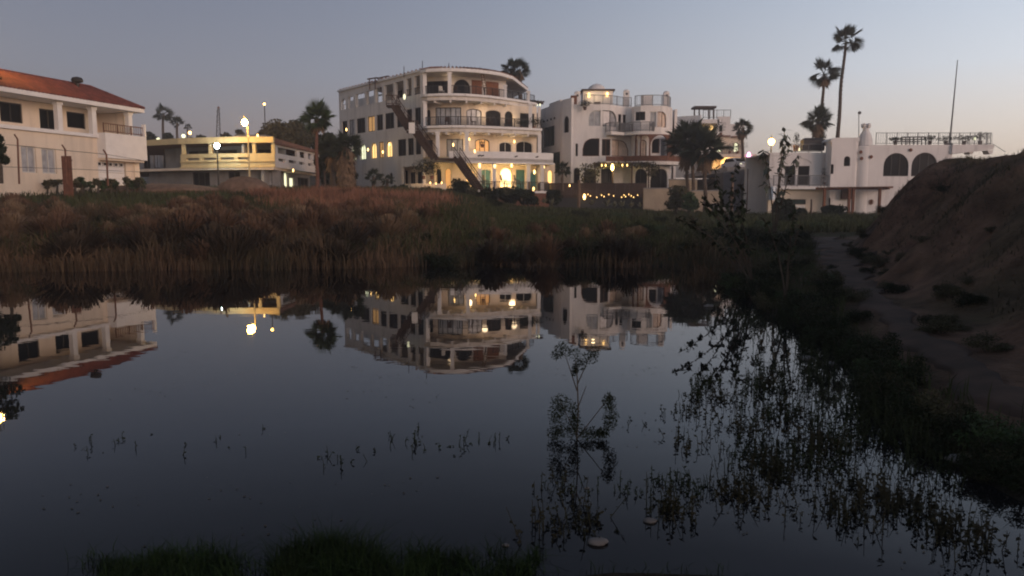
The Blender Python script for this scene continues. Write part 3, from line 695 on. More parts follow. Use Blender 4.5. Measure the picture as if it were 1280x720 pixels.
facade(mh, tw, zg, 12.9, .3, [(704.5, 711, 9.4, 11.15, 'arch', 'dark', 0, M_frame)], M_white, yref=150, name='stair_tower_wall')
mb = MB(); o = [(p.x, p.y) for p in lw.offset(.15).p] + [(p.x, p.y) for p in b1.offset(.2).p[1:]] + [(p.x, p.y) for p in b2.offset(.2).p]
mb.prism(o + [(19, 96), (3.0, 99)], zt_ - 1.0, zt_ - .75); mb.build('roof', M_white, mh)
mb = MB(); mb.prism([(17.9, 83), (18.2, 83), (19, 96), (18.7, 96)], zg, zt_); mb.prism([(19, 95.7), (19, 96), (2, 99), (2, 98.7)], zg, zt_); mb.build('rear_wall', M_white, mh)
mb = MB()   # drain holes high on the side wall
for k in range(5):
    s = lw.s_at(676 + k * 4.4, 142); a = Vector(lw.at(s, 11.35, -.02)); mb.beam(a - Vector((.1, 0, 0)), a + Vector((.1, 0, 0)), .2, .2)
mb.build('drain_hole', M_iron, mh)
# stepped parapet top of the side wing
mb = MB()
for x0, x1, zt in ((672, 686, 12.85), (686, 700, 13.15)):
    sa, sb = lw.s_at(x0), lw.s_at(x1); mb.hexa([lw.at(sa, 12.55, .02), lw.at(sb, 12.55, .02), lw.at(sb, 12.55, .28), lw.at(sa, 12.55, .28), lw.at(sa, zt, .02), lw.at(sb, zt, .02), lw.at(sb, zt, .28), lw.at(sa, zt, .28)])
mb.build('parapet_step', M_white, mh)
# balconies
def balc(pth, x0, x1, z, out, th, m, name='balcony_slab', yr=170, rl=None, rm=M_rail, solid=None):
    sa, sb = pth.s_at(x0, yr), pth.s_at(x1, yr); n = 10
    o = [pth.at(sa + (sb - sa) * k / n, 0, -out)[:2] for k in range(n + 1)]; i = [pth.at(sa + (sb - sa) * k / n, 0, .003)[:2] for k in range(n + 1)]
    MB().prism(o + i[::-1], z - th, z).build(name, m, mh)
    pts = [i[0]] + o + [i[-1]]
    if rl: railing(mh, pts, z, rl, rm)
    if solid:
        pp = Path([(p[0], p[1]) for p in o]); wall(mh, 'balcony_parapet', pp, z - .004, z + solid, .12, [], M_rust)
balc(b1, 757, 789, z3, 1.3, .3, M_white, rl=.95)
balc(b2, 790, 815, z3, 1.3, .3, M_white, rl=.95)
balc(b1, 752, 789, z2, 1.5, .35, M_white, solid=.5, yr=200)
balc(b2, 790, 838, z2, 1.5, .35, M_white, solid=.55, yr=200)
# brown arcade on the second-floor balcony
ar = Path([(p.x, p.y - 1.35) for p in b2.p[1:6]])
ops = []
for a, b in ((793.6, 800), (801, 811), (813, 835)):
    ops.append((ar.s_at(a, 190), ar.s_at(b, 190), z2 + .55, 8.95, 'arch'))
wall(mh, 'arcade', ar, z2 + .552, 9.04, .16, ops, M_rust)
ar2 = Path([(XA(776, 79.0), 79.0), (XA(790, 79.6), 79.6)])
# roof terrace: cupola, railings, chimney posts
a = P(729, 131, 82); b = P(766, 131, 82)
MB().box(a.x, b.x, 82, 85, 11.4, ZA(113.5, 82)).build('roof_pavilion', M_white, mh)
MB().box(a.x - .2, b.x + .2, 81.8, 85.2, ZA(113.5, 82) + .002, ZA(111.5, 82)).build('cornice', M_wood, mh)
mb = MB(); cx = (a.x + b.x) / 2; mb.lathe((cx, 83.5, ZA(111.5, 82) + .004), [(1.02, 0), (1.0, .12), (.9, .36), (.68, .58), (.4, .72), (.12, .78), (.02, .86)], 20); mb.build('dome', M_white, mh, True)
p = P(747, 125, 81.98); MB().box(p.x - .32, p.x + .32, 81.92, 81.99, 11.4, 12.9).build('door', M_wood, mh)
for x in (736, 759): wall_lamp(mh, P(x, 119 if x < 740 else 118, 81.85), .14)
light('terrace_glow', P(745, 120, 81.2), 14, (1, .72, .35), mh, .2)
for x, y0, y1, wd in ((722, 133, 116, .32), (783.5, 131, 114, .3), (833.5, 131, 116, .3)):
    p = P(x, y1, 81.5); mb = MB(); mb.box(p.x - wd, p.x + wd, 81.5, 82.0, 11.3, p.z); mb.lathe((p.x, 81.75, p.z + .002), [(wd * 1.1, 0), (wd * .9, .15), (.1, .22)], 8); c_ = mb.build('chimney', M_white, mh)
    MB().ball((p.x, 81.48, p.z - .28), .13, sy=.3).build('chimney_hole', M_iron, c_)
p = P(809, 125, 80.5); MB().box(p.x - .6, p.x + .5, 80.3, 80.9, 11.3, p.z + .5).build('roof_box', M_white, mh)
p = P(717.5, 130, 79.5); MB().box(p.x - .35, p.x + .3, 79.3, 79.9, 12.2, 13.2).build('wooden_box', M_rust, mh)
rp = b1.offset(.15); railing(mh, [rp.at(rp.s_at(x, 128), 0)[:2] for x in (731, 745, 760, 768, 774, 782, 789)], zt_, .98, M_rail, .16)
rp = b2.offset(.15); railing(mh, [rp.at(rp.s_at(x, 128), 0)[:2] for x in (790, 797, 810, 826, 834, 838)], zt_ - .15, 1.1, M_rail, .16)
wall_lamp(mh, P(825, 150, 79.6), .1, m=M_litc)
potplant(731, 137.5, 78.4, .7, .7, 'dark trailing plant hanging over the roof edge left of the small dome', 350, pot=M_wood)
# restaurant pergola in front with a lit lamp
rpg = empty('restaurant_pergola', P(770, 232, 75.5), 'thin dark pergola with climbing plants and a bright lamp before the white house', 'pergola')
mb = MB()
a, b = P(742, 204, 75.5), P(812, 204, 75.5); mb.beam(a, b, .14); a, b = P(742, 206, 78), P(812, 206, 78); mb.beam(a, b, .14); mb.build('beam', M_wood, rpg)
for k in range(15): x = 743 + k * 4.8; MB().beam(P(x, 203.2, 75.2), P(x + .5, 205.4, 78.3), .09).build('rafter', M_wood, rpg)
for x in (744, 766, 790, 811): a = P(x, 204, 75.5); MB().beam(a, (a.x, a.y, 3.2), .13).build('post', M_wood, rpg)
leaf_mesh('climbing_plant', 1500, [P(735, 214, 75.6), P(750, 207, 75.6), P(775, 205.5, 75.6), P(800, 206, 75.6), P(815, 212, 75.6), P(738, 222, 75.6)], [(1.2, .5, .9), (1.5, .5, .35), (1.6, .5, .3), (1.6, .5, .35), (.8, .5, .8), (1.0, .5, .8)], .26, M_leafb, None).parent = None
bpy.data.objects['climbing_plant'].parent = rpg
bpy.data.objects['climbing_plant'].location = -Vector(rpg.location)
wall_lamp(rpg, P(765.5, 209, 75.2), .22, m=M_litb, name='hanging_lamp'); light('lamp_glow', P(765.5, 211, 74.8), 120, (1, .75, .3), rpg, .3)
for x in (752, 757, 778, 784): wall_lamp(rpg, P(x, 206.5, 75.3), .07, m=M_bulb, name='string_bulb')
# dark deck wall with a row of small lights
dw = empty('deck_wall', P(740, 258, 73.5), 'long dark brown terrace wall of boards with a row of tiny lights near its foot', 'wall')
def dwp(x, y): return P(x, y, 73.6)
za, zb = dwp(700, 229).z, dwp(700, 244).z; zc = .9
xa, xb = dwp(672, 235).x, dwp(808, 235).x
MB().box(xa, xb, 73.6, 76, zc, zb - .1).build('lower_wall', M_iron, dw)
MB().box(xa, xb, 73.5, 77.5, zb - .098, zb).build('deck_floor', M_wood, dw)
n = 70
for k in range(n):
    x0 = xa + (xb - xa) * k / n; MB().box(x0, x0 + (xb - xa) / n * .93, 73.44 + random.uniform(-.02, .02), 73.5, zb + .002 - .25, za + random.uniform(-.03, .03)).build('board', M_wood, dw)
MB().box(xa, xb, 73.505, 73.6, za - .1, za + .01).build('top_rail', M_wood, dw)
xs = [735, 738, 746, 752, 755, 761, 767, 777, 780, 782, 786, 789, 792, 797]
for i, x in enumerate(xs):
    p = P(x, 244 + (i * 7 % 5) * .9 - 1, 73.35); wall_lamp(dw, p, .035, m=M_bulb, name='small_light')
for i, (x, y, r) in enumerate(((667, 236.5, .13), (679.5, 244.5, .12), (730.5, 246, .17), (712, 232, .07))): wall_lamp(dw, P(x, y, 73.25), r, m=M_bulb, name='spot_light')
for x in (730, 680): light('lamp_glow', P(x, 247, 72.8), 6, (1, .75, .3), dw, .1)
# arched yellow light beyond the hotel terrace
al = empty('lit_doorway', P(687, 226, 76), 'narrow white wall piece with a glowing yellow arched doorway right of the hotel terrace', 'doorway')
yp = pxpath([(681, 76.2), (694, 76.6)]); facade(al, yp, 1.5, 6.0, .25, [(684.5, 691, 3.3, 5.35, 'arch', 'lit', 0, M_yel)], M_cream, yref=215)
# ================================================================== WHITE VILLA ON THE RIGHT
vl = empty('villa', P(1050, 268, 66), 'long white villa with two dark arched windows and a railed roof terrace behind the bank', 'villa')
VD = 66.0
def vz(y): return ZA(y, VD)
zG = 1.0
zdeck = vz(181)
pl_ = Path([(XA(963, VD + 1.2), VD + 1.2), (XA(1036.5, VD + 1.2), VD + 1.2)])
facade(vl, pl_, vz(235), vz(189.5), .3, [(981, 994.5, vz(231.5), vz(206.5), 'rect', 'dark', 0, M_frame), (997.5, 1012, vz(231.5), vz(206.5), 'rect', 'dark', 0, M_frame)], M_white, yref=215)
# raised arch moulding over the sliding doors
mb = MB(); c = pl_.s_at(996.5, 215); rr = 1.25
q = [pl_.at(c + rr * math.cos(pi * k / 16), vz(203.5) + .5 * math.sin(pi * k / 16), -.03) for k in range(17)]
for a, b in zip(q, q[1:]): mb.beam(a, b, .07, .09)
mb.build('arch_moulding', M_white, vl)
MB().box(pl_.p[0].x - .1, pl_.p[1].x, VD - .1, VD + 1.5, vz(236.5), vz(233)).build('balcony_slab', M_white, vl)
railing(vl, [(pl_.p[0].x, VD), (pl_.p[1].x, VD)], vz(233), .95, M_rail, .13)
pg_ = Path([(XA(963, VD + .6), VD + .6), (XA(1036.5, VD + .6), VD + .6)])
facade(vl, pg_, 0.5, vz(236.6), .3, [(984, 1007.5, vz(255.5), vz(249), 'rect', 'green', 1, M_frame)], M_cream, yref=250)
p0 = P(986, 268, VD + .2); p1 = P(1006.5, 268, VD + .2)
apth = Path([(p0.x, VD + .3), (p1.x, VD + .3)]); wall(vl, 'arch_panel', apth, .6, vz(256.5), .2, [(.18, apth.L - .18, .6, vz(259), 'arch')], M_trimw)
# middle block with rounded shoulders
mp = Path([(XA(1036, VD), VD + .6), (XA(1037, VD), VD + .1), (XA(1040, VD - .3), VD - .3), (XA(1071, VD - .3), VD - .3), (XA(1073, VD), VD)])
facade(vl, mp, .5, vz(177), .3, [(1054.5, 1062.5, vz(208), vz(195.5), 'arch', 'dark', 0, M_frame), (1037.8, 1042, vz(217.5), vz(205.5), 'seg', 'dark', 0, M_frame), (1037, 1040, vz(259), vz(247), 'arch', 'dark', 0, M_frame)], M_white, yref=210)
xm0, xm1 = XA(1036.2, VD), XA(1072, VD)
mb = MB(); prof = []
for k in range(9): t = pi / 2 * k / 8; prof.append((xm0 + .6 - .6 * math.cos(t), vz(177) + .32 * math.sin(t)))
prof += [(xm1, vz(177) + .32), (xm1, vz(177)), ]
n = len(prof); vs = [(x, VD - .3, z) for x, z in prof] + [(x, VD + 5, z) for x, z in prof]
mb.add(vs, [tuple(range(n))[::-1], tuple(range(n, 2 * n))] + [(i, (i + 1) % n, n + (i + 1) % n, n + i) for i in range(n)]); mb.build('rounded_roof', M_white, vl)
# round turret corner
tx = XA(1081, VD); mb = MB(); mb.lathe((tx, VD + .35, .5), [(.75, 0), (.75, vz(184) - .5), (.72, vz(182.5) - .5), (.02, vz(182) - .5)], 28); mb.build('round_corner', M_white, vl, False)
mb = MB(); mb.lathe((XA(1083.5, VD), VD + .3, vz(182)), [(.62, 0), (.58, .5), (.45, 1.0), (.3, 1.25), (.22, 1.6), (.28, 1.75), (.1, 1.9)], 14)
for k in range(5): t = 2 * pi * k / 5; mb.ball((XA(1083.5, VD) + .3 * math.cos(t), VD + .3 + .3 * math.sin(t), vz(182) + 1.75), .14, sz=1.6, n=6, m=4)
mb.build('chimney', M_white, vl)
# big wall with arches
mw_ = Path([(XA(1084, VD), VD - .35), (XA(1188, VD), VD - .35)])
facade(vl, mw_, .5, vz(181.5), .3, [(1104.5, 1136, vz(220.5), vz(191.5), 'arch', 'dark', 2, M_frame), (1139.5, 1172, vz(220.5), vz(191), 'arch', 'dark', 2, M_frame)], M_white, yref=205)
xr = XA(1238, VD)
MB().hexa([(XA(1186, VD), VD - .35, vz(190)), (xr - .2, VD - .6, vz(188)), (xr - .2, VD + 5, vz(188)), (XA(1186, VD), VD + 5, vz(190)), (XA(1084, VD) + .3, VD - .62, vz(181.45)), (xr, VD - .62, vz(181.45)), (xr, VD + 5, vz(181.45)), (XA(1084, VD) + .3, VD + 5, vz(181.45))]).build('roof_deck', M_white, vl) if False else None
mb = MB(); z_a, z_b = vz(181.4), vz(187.5)
mb.hexa([(XA(1186, VD), VD - .6, vz(193)), (xr - .1, VD - .6, z_b), (xr - .1, VD + 5, z_b), (XA(1186, VD), VD + 5, vz(193)), (XA(1186, VD), VD - .6, z_a), (xr, VD - .6, z_a), (xr, VD + 5, z_a), (XA(1186, VD), VD + 5, z_a)])
mb.box(XA(1084, VD), XA(1186, VD) - .003, VD - .05, VD + 5, z_a - .3, z_a - .02); mb.build('roof_deck', M_white, vl)
for x in (1186.5, 1211, 1235): p = P(x, 189, VD); MB().hexa([(p.x - .12, VD - .4, vz(193)), (p.x + .12, VD - .4, vz(193)), (p.x + .12, VD + .4, vz(193)), (p.x - .12, VD + .4, vz(193)), (p.x - .3, VD - .4, vz(188.4)), (p.x + .2, VD - .4, vz(188.4)), (p.x + .2, VD + .4, vz(188.4)), (p.x - .3, VD + .4, vz(188.4))]).build('bracket', M_white, vl)
MB().box(XA(963, VD), xm0, VD + 6.7, VD + 7, .5, vz(190)).build('rear_wall', M_white, vl)
MB().box(XA(963, VD) + .1, xm0 - .02, VD + 1.3, VD + 6.9, vz(192), vz(190.5)).build('terrace_floor', M_white, vl)
MB().box(xm0 + .2, xr - 3, VD + 4.9, VD + 5.1, .5, z_a - .32).build('rear_wall', M_white, vl)
railing(vl, [(XA(1092, VD), VD - .4), (xr - .1, VD - .4), (xr - .1, VD + 4)], z_a, 1.02, M_rail, .2, r=.022)
railing(vl, [(XA(985, VD), VD + 1.4), (XA(1036, VD), VD + 1.4)], vz(189.5), .75, M_rail, .17)
MB().beam(P(1073.5, 182, VD + .5), P(1073.5, 141, VD + .5), .05).build('flue_pipe', M_rail, vl)
MB().ball(P(1074.5, 141, VD + .5), .15).build('pipe_cap', M_rail, vl)
mb = MB(); s_ = 8
for k in range(s_):
    t = 2 * pi * k / s_; c = P(1089, 252.5, VD - .4); mb.beam(c, c + Vector((.24 * math.cos(t), 0, .24 * math.sin(t))), .07)
mb.build('star_ornament', M_rust, vl)
for x, y in ((1076, 190), (1077, 198), (1089, 196), (1138.5, 187.5)):
    MB().ball(P(x, y, VD - .45), .16, sy=.3, n=8, m=5).build('vent_cap', M_rust, vl)
# lower pergola of the villa
vp = empty('villa_pergola', P(1060, 268, 64), 'flat brown timber canopy on posts along the foot of the white villa', 'pergola')
mb = MB(); mb.beam(P(1020, 235.5, 63.6), P(1116, 234, 63.6), .16, .16); mb.beam(P(1030, 236.5, 65.3), P(1112, 236, 65.3), .12, .12); mb.build('beam', M_rust, vp)
for k in range(22): x = 1022 + k * 4.2; MB().beam(P(x, 234.3, 63.3), P(x + .3, 235.5, 65.4), .08, .12).build('rafter', M_wood2, vp)
for x in (1031, 1062, 1067, 1100): a = P(x, 236, 63.6); MB().beam(a, (a.x, a.y, .6), .2).build('post', M_rust, vp)
p = P(1059, 243, 65.2); MB().box(p.x - .45, p.x + .45, 65.2, 65.5, vz(249), vz(236.5)).build('panel', M_wood, vp)
wall_lamp(vl, P(1034, 266.5, 63.0), .16, m=M_bulb, name='garden_lamp'); light('lamp_glow', P(1034, 264, 62.6), 4, (1, .8, .3), vl, .1)
wall_lamp(vl, P(1114, 206, VD + 0), .07, m=M_litc); wall_lamp(vl, P(999, 187, VD + 1.5), .1, m=M_litc); wall_lamp(vl, P(1218.5, 173, VD + 1), .1, m=M_litc)
# roof furniture
bn = empty('garden_bench', P(1142, 181, VD + 1), 'long dark slatted bench frame on the villa roof terrace', 'bench')
def rel(o, par): o.parent = par; o.location = -Vector(par.location); return o
mb = MB(); 
for y in (171.5, 174.5): mb.beam(P(1127, y, VD + 1.3), P(1157, y - .3, VD + 1.3), .1)
for k in range(7): mb.beam(P(1127 + k * 5, 171.5, VD + 1.3), P(1127 + k * 5, 181, VD + 1.3), .08)
rel(mb.build('backrest', M_iron), bn); rel(MB().box(P(1127, 176, VD).x, P(1157, 176, VD).x, VD + .8, VD + 1.3, z_a + .35, z_a + .42).build('seat', M_iron), bn)
for i, (x, h, r, lb) in enumerate(((1119, .35, .6, 'low dark plant trough left of the bench on the villa roof'), (1162, .5, .5, 'dark bushy plant right of the bench on the villa roof'), (1182, .45, 1.0, 'wide dark planter at the foot of the tall mast'), (1205, .5, .9, 'dark planter near the right end of the villa roof'), (1225, .8, .8, 'dark plant in the right corner of the villa roof'))):
    potplant(x, 180.8, VD + .9, h, r, lb, 260, pot=M_wood)
potplant(995, 188.5, VD + 2, 1.2, .3, 'small cactus-like plant in a round pot on the low villa roof', 150, pot=M_rust, potr=.3)
potplant(1028, 188.5, VD + 2, 1.5, .35, 'upright dark plant on the low villa roof beside the rounded block', 200)
potplant(1031.5, 232.5, VD + .5, 1.5, .35, 'tall dark potted plant at the right end of the villa balcony', 240)
p = P(1015, 188.8, VD + 2); sb = empty('covered_grill', p, 'dark covered box-shaped grill on the low villa roof below the short palm', 'grill')
mbx = MB().box(-.95, .95, -.4, .4, .05, .95); mbx.hexa([(-.95, -.4, .952), (.95, -.4, .952), (.95, .4, .952), (-.95, .4, .952), (-.75, -.2, 1.15), (.75, -.2, 1.15), (.75, .2, 1.15), (-.75, .2, 1.15)])
mbx.build('cover', M_iron).parent = sb; MB().beam((-.5, -.45, .6), (.5, -.45, .6), .05).build('handle', M_rail).parent = sb
ms = empty('flag_mast', P(1187, 180, VD + 2), 'tall thin leaning mast rising from the villa roof terrace', 'mast')
rel(MB().tube([P(1187, 181, VD + 2), P(1192, 128, VD + 2), P(1197, 75, VD + 2)], [.08, .06, .035], 8).build('pole', M_rail), ms)
rel(MB().lathe(P(1187, 181, VD + 2), [(.3, 0), (.25, .15), (.1, .2)], 10).build('base', M_rail), ms)
mb = MB(); mb.beam(P(1238, 178, VD), P(1257, 190, 60), .03); rel(mb.build('guy_wire', M_rail), ms)
# ================================================================== LEFT HOUSE WITH RED ROOF
lh = empty('red_roofed_house', P(100, 228, 50), 'cream two-storey house with red hip roof and open upper gallery at the left edge', 'house')
B = Vector((XA(172, 54), 54.0)); A0 = Vector((XA(0, 44), 44.0)); dr = (B - A0).normalized(); A = A0 - dr * 5.0; inn = Vector((-dr.y, dr.x))
fp = Path([A, B - dr * .3]); L_ = fp.L
ZB, ZF, ZE = 2.2, 6.5, 8.62
# lower storey
bal0 = fp.s_at(121, 180)
gd = (122, 157, 3.2, 4.72, 'rect', None)
facade(lh, fp, ZB, ZF - .22, .25, [(27, 45.5, 3.75, 5.35, 'rect', 'curt', 1, M_framew), (52.5, 70.5, 3.75, 5.3, 'rect', 'curt', 1, M_framew), gd], M_cream, yref=200)
# garage door with four little panes
a, b = fp.s_at(122.5, 215), fp.s_at(156.5, 215); n = 4
for r in range(3):
    mbp = MB(); z0 = 3.2 + r * .41; mbp.hexa([fp.at(a, z0, .08), fp.at(b, z0, .08), fp.at(b, z0, .13), fp.at(a, z0, .13), fp.at(a, z0 + .39, .08), fp.at(b, z0 + .39, .08), fp.at(b, z0 + .39, .13), fp.at(a, z0 + .39, .13)]); mbp.build('garage_door_panel', M_trimw, lh)
for k in range(5):
    o = (a + (b - a) * (k + .12) / 5, a + (b - a) * (k + .88) / 5, 4.44, 4.7, 'rect'); window(lh, fp, o, M_glass, M_trimw, .1, 0, name='small_window', w=.04)
mbp = MB(); mbp.hexa([fp.at(a, 4.43, .12), fp.at(b, 4.43, .12), fp.at(b, 4.43, .15), fp.at(a, 4.43, .15), fp.at(a, 4.72, .12), fp.at(b, 4.72, .12), fp.at(b, 4.72, .15), fp.at(a, 4.72, .15)]); mbp.build('garage_door_panel', M_trimw, lh)
# floor slab and band
e = fp.offset(-.18)
poly = [tuple(e.at(0, 0)[:2]), tuple(e.at(e.L, 0)[:2]), tuple(fp.at(L_, 0, 7)[:2]), tuple(fp.at(0, 0, 7)[:2])]
MB().prism(poly, ZF - .218, ZF).build('floor_slab', M_trimw, lh)
# gallery back wall
g = fp.offset(1.5)
facade(lh, g, ZF, ZE - .3, .2, [(0, 28, 6.85, 8.05, 'rect', 'dark', 1, M_frame), (49, 72, 6.55, 7.95, 'rect', 'dark', 1, M_frame), (83, 106, 6.95, 8.0, 'rect', 'dark', 0, M_frame)], M_cream, yref=140, name='gallery_wall', s0=0, s1=g.s_at(120, 140))
g2 = fp.offset(3.0); facade(lh, g2, ZF, ZE - .3, .2, [], M_cream, name='gallery_wall', s0=g.s_at(118, 140))
# columns
for x in (74.5, 117, 162):
    s = fp.s_at(x, 150); q = fp.at(s, ZF, .1); c = Vector((q[0], q[1])); mb = MB()
    hw = .17; cor = [c - dr * hw - inn * hw, c + dr * hw - inn * hw, c + dr * hw + inn * hw, c - dr * hw + inn * hw]
    mb.prism([(p.x, p.y) for p in cor], ZF + .002, ZE - .3); hw = .22; cor = [c - dr * hw - inn * hw, c + dr * hw - inn * hw, c + dr * hw + inn * hw, c - dr * hw + inn * hw]
    mb.prism([(p.x, p.y) for p in cor], ZE - .5, ZE - .298); mb.build('column', M_trimw, lh)
# projecting balcony
sb0 = fp.s_at(121.5, 185); o0 = Vector(fp.at(sb0, 0, -.75)[:2]); o1 = Vector(fp.at(L_ + .35, 0, -.75)[:2]); i0 = Vector(fp.at(sb0, 0, .0)[:2]); i1 = Vector(fp.at(L_ + .35, 0, .3)[:2])
MB().prism([tuple(o0), tuple(o1), tuple(i1), tuple(i0)], 4.95, ZF + .12).build('balcony_parapet', M_trimw, lh)
MB().prism([tuple(Vector(fp.at(sb0 + .05, 0, -.6)[:2])), tuple(Vector(fp.at(L_ + .2, 0, -.6)[:2])), tuple(Vector(fp.at(L_ + .2, 0, .2)[:2])), tuple(Vector(fp.at(sb0 + .05, 0, -.002)[:2]))], 4.8, 4.948).build('balcony_soffit', M_cream, lh)
railing(lh, [tuple(o0 + inn * .1), tuple(o1 - dr * .1 + inn * .1)], ZF + .12, .62, M_frameb, .2)
pr = Vector(fp.at(L_ + .25, 0, -.65)[:2]); MB().box(pr.x - .1, pr.x + .12, pr.y - .1, pr.y + .1, ZF + .1, ZF + 1.0).build('balcony_post', M_trimw, lh)
MB().prism([tuple(Vector(fp.at(L_ - .2, 0, -.1)[:2])), tuple(Vector(fp.at(L_ + .25, 0, -.1)[:2])), tuple(Vector(fp.at(L_ + .25, 0, 1.5)[:2])), tuple(Vector(fp.at(L_ - .2, 0, 1.5)[:2]))], ZB, 4.798).build('pier', M_cream, lh)
MB().prism([tuple(Vector(fp.at(L_ - .2, 0, .6)[:2])), tuple(Vector(fp.at(L_, 0, .6)[:2])), tuple(Vector(fp.at(L_, 0, 7)[:2])), tuple(Vector(fp.at(L_ - .2, 0, 7)[:2]))], ZF + .002, ZE - .3).build('side_wall', M_cream, lh)
MB().prism([tuple(Vector(fp.at(L_ - .2, 0, 1.51)[:2])), tuple(Vector(fp.at(L_, 0, 1.51)[:2])), tuple(Vector(fp.at(L_, 0, 7)[:2])), tuple(Vector(fp.at(L_ - .2, 0, 7)[:2]))], ZB, ZF - .22).build('side_wall', M_cream, lh)
# roof: hip with real tile rows
ea = A - dr * .5 - inn * .55; eb = B + dr * .25 - inn * .55; dep = 5.9
ec = eb + inn * dep; ed = ea + inn * dep
r1 = eb + inn * 2.95 - dr * 1.7; r0 = A0 + dr * 1.0 + inn * 2.4
ZR_ = 10.05
V = [(*ea, ZE), (*eb, ZE), (*ec, ZE), (*ed, ZE), (*(ea + inn * 2.9 + dr * 2.0), ZR_), (*r1, ZR_)]
MB().add(V, [(0, 1, 5, 4), (1, 2, 5), (2, 3, 4, 5), (3, 0, 4), (3, 2, 1, 0)]).build('roof', M_tile, lh)
mb = MB(); n = 60
for k in range(n + 1):
    f = k / n; p0 = Vector((*(ea.lerp(eb, f)), ZE + .02)); 
    along = (eb - ea).length * f; lim = min(1, (along + .01) / 2.0 if along < 2.0 else 1, ((eb - ea).length - along + .01) / 1.7)
    p1 = p0 + (Vector((*(inn * 2.92), ZR_ - ZE))) * lim; mb.tube([p0, p1], [.07, .07], 5)
mb.build('tile_rows', M_tile, lh)['kind'] = 'stuff'
mb = MB(); mb.tube([V[4], V[5]], [.12, .12], 6); mb.tube([V[5], (*eb, ZE + .05)], [.1, .1], 6); mb.build('ridge_tiles', M_tile, lh)
MB().prism([tuple(ea + inn * .02), tuple(eb + inn * .02), tuple(ec), tuple(ed)], ZE - .28, ZE - .004).build('eave', M_trimw, lh)
vt = P(96.5, 101, 51.5); mb = MB(); mb.lathe((vt.x, vt.y, vt.z - .5), [(.1, 0), (.1, .35), (.34, .42), (.38, .55), (.3, .7), (.1, .76)], 14); mb.build('roof_vent', M_iron, lh)
# gate, fence posts and wire before the house
gt = empty('garden_gate', P(84, 228, 44), 'narrow rust brown metal gate post block in front of the red roofed house', 'gate')
a, b = P(78.5, 228, 44), P(91, 228, 44); zt = P(84, 195, 44).z
for k in range(4):
    x0 = a.x + (b.x - a.x) * k / 4; rel(MB().box(x0, x0 + (b.x - a.x) / 4 * .93, 44, 44.05, 2.0, zt).build('plank', M_rust), gt)
rel(MB().box(a.x, b.x, 44.052, 44.1, zt - .3, zt - .2).build('cross_bar', M_rust), gt)
fn = empty('wire_fence', P(75, 228, 43), 'thin wire fence on bent rusty posts in front of the cream house', 'fence')
for x, yt, yb in ((22, 168, 230), (81.5, 181, 230), (133, 187, 232)):
    rel(MB().tube([P(x + 2, yb, 42), P(x, yt + 6, 42), P(x - 4, yt, 41.8)], [.05, .045, .04], 6).build('fence_post', M_rust), fn)
rel(MB().tube([P(-20, 178, 42), P(22, 182, 42), P(81.5, 188, 42), P(133, 193, 42), P(176, 200, 43)], .014, 4).build('wire', M_iron), fn)
rel(MB().tube([P(-20, 208, 42), P(22, 209, 42), P(81.5, 211, 42), P(133, 213, 42), P(176, 215, 43)], .012, 4).build('wire', M_iron), fn)
# ================================================================== YELLOW PAVILION
pv = empty('pavilion', P(300, 235, 62), 'low pavilion with a yellow lit parapet and dark open upper floor behind the street lamp', 'pavilion')
PV = [(170, 66), (226, 63.5), (262, 62.6), (300, 62), (343.5, 62)]
pp = pxpath(PV, 200)
zp0, zp1, zf0, zf1 = ZA(209, 62), ZA(191.5, 62), ZA(178.5, 62), ZA(175, 62) + .1
sl_ = []
sy = pp.s_at(226, 200)
for a, b in ((232.5, 249), (252.5, 270), (275, 292.5), (297, 312), (316, 340)):
    sl_.append((a, b, zp1 - .52, zp1 - .32, 'rect', None))
facade(pv, pp, zp0, zp1, .25, sl_[:4], M_yel, name='parapet', s0=sy, yref=200)
facade(pv, pp.offset(.3), zp0 + .05, zp1 - .1, .1, [], M_grey, name='parapet_backing', s0=sy, yref=200)
mb = MB(); q = [pp.offset(-.06).at(sy + (pp.L - sy) * k / 20, zp0 + .5) for k in range(21)]
for a, b in zip(q, q[1:]): mb.beam(a, b, .12, .1)
q = [pp.offset(-.08).at(sy + (pp.L - sy) * k / 20, zp0 + .02) for k in range(21)]
for a, b in zip(q, q[1:]): mb.beam(a, b, .16, .12)
mb.build('moulding', M_yel, pv)['kind'] = 'stuff'
for x in (228, 262, 317, 341):
    s = pp.s_at(x, 185); q = pp.at(s, 0, .15); MB().box(q[0] - .14, q[0] + .14, q[1] - .12, q[1] + .12, zp1, zf0).build('post', M_yel, pv)
wall(pv, 'fascia', pp.offset(-.2), zf0, zf1 + .15, .3, [], M_yel)
rf = [tuple(pp.offset(-.1).at(pp.L * k / 10, 0)[:2]) for k in range(11)]; bk = (XA(395, 76), 76.0)
MB().prism(rf + [bk, (XA(300, 80), 80), (XA(175, 78), 78)], zf0 + .05, zf1 + .1).build('roof', M_tile2, pv)
MB().prism(rf + [bk, (XA(300, 80), 80), (XA(175, 78), 78)], zp0 - .2, zp0 - .003).build('floor_slab', M_cream, pv)
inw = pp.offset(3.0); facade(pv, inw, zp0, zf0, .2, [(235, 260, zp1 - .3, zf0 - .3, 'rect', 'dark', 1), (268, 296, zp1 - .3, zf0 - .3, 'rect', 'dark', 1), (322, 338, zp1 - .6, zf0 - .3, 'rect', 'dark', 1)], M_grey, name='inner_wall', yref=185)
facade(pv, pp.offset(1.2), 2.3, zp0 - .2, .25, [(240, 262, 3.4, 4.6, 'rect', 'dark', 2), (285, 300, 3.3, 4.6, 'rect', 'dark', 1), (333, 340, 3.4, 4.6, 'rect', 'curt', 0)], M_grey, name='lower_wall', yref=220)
pr_ = pxpath([(344, 62.1), (372, 67.5), (399, 73.5)], 200)
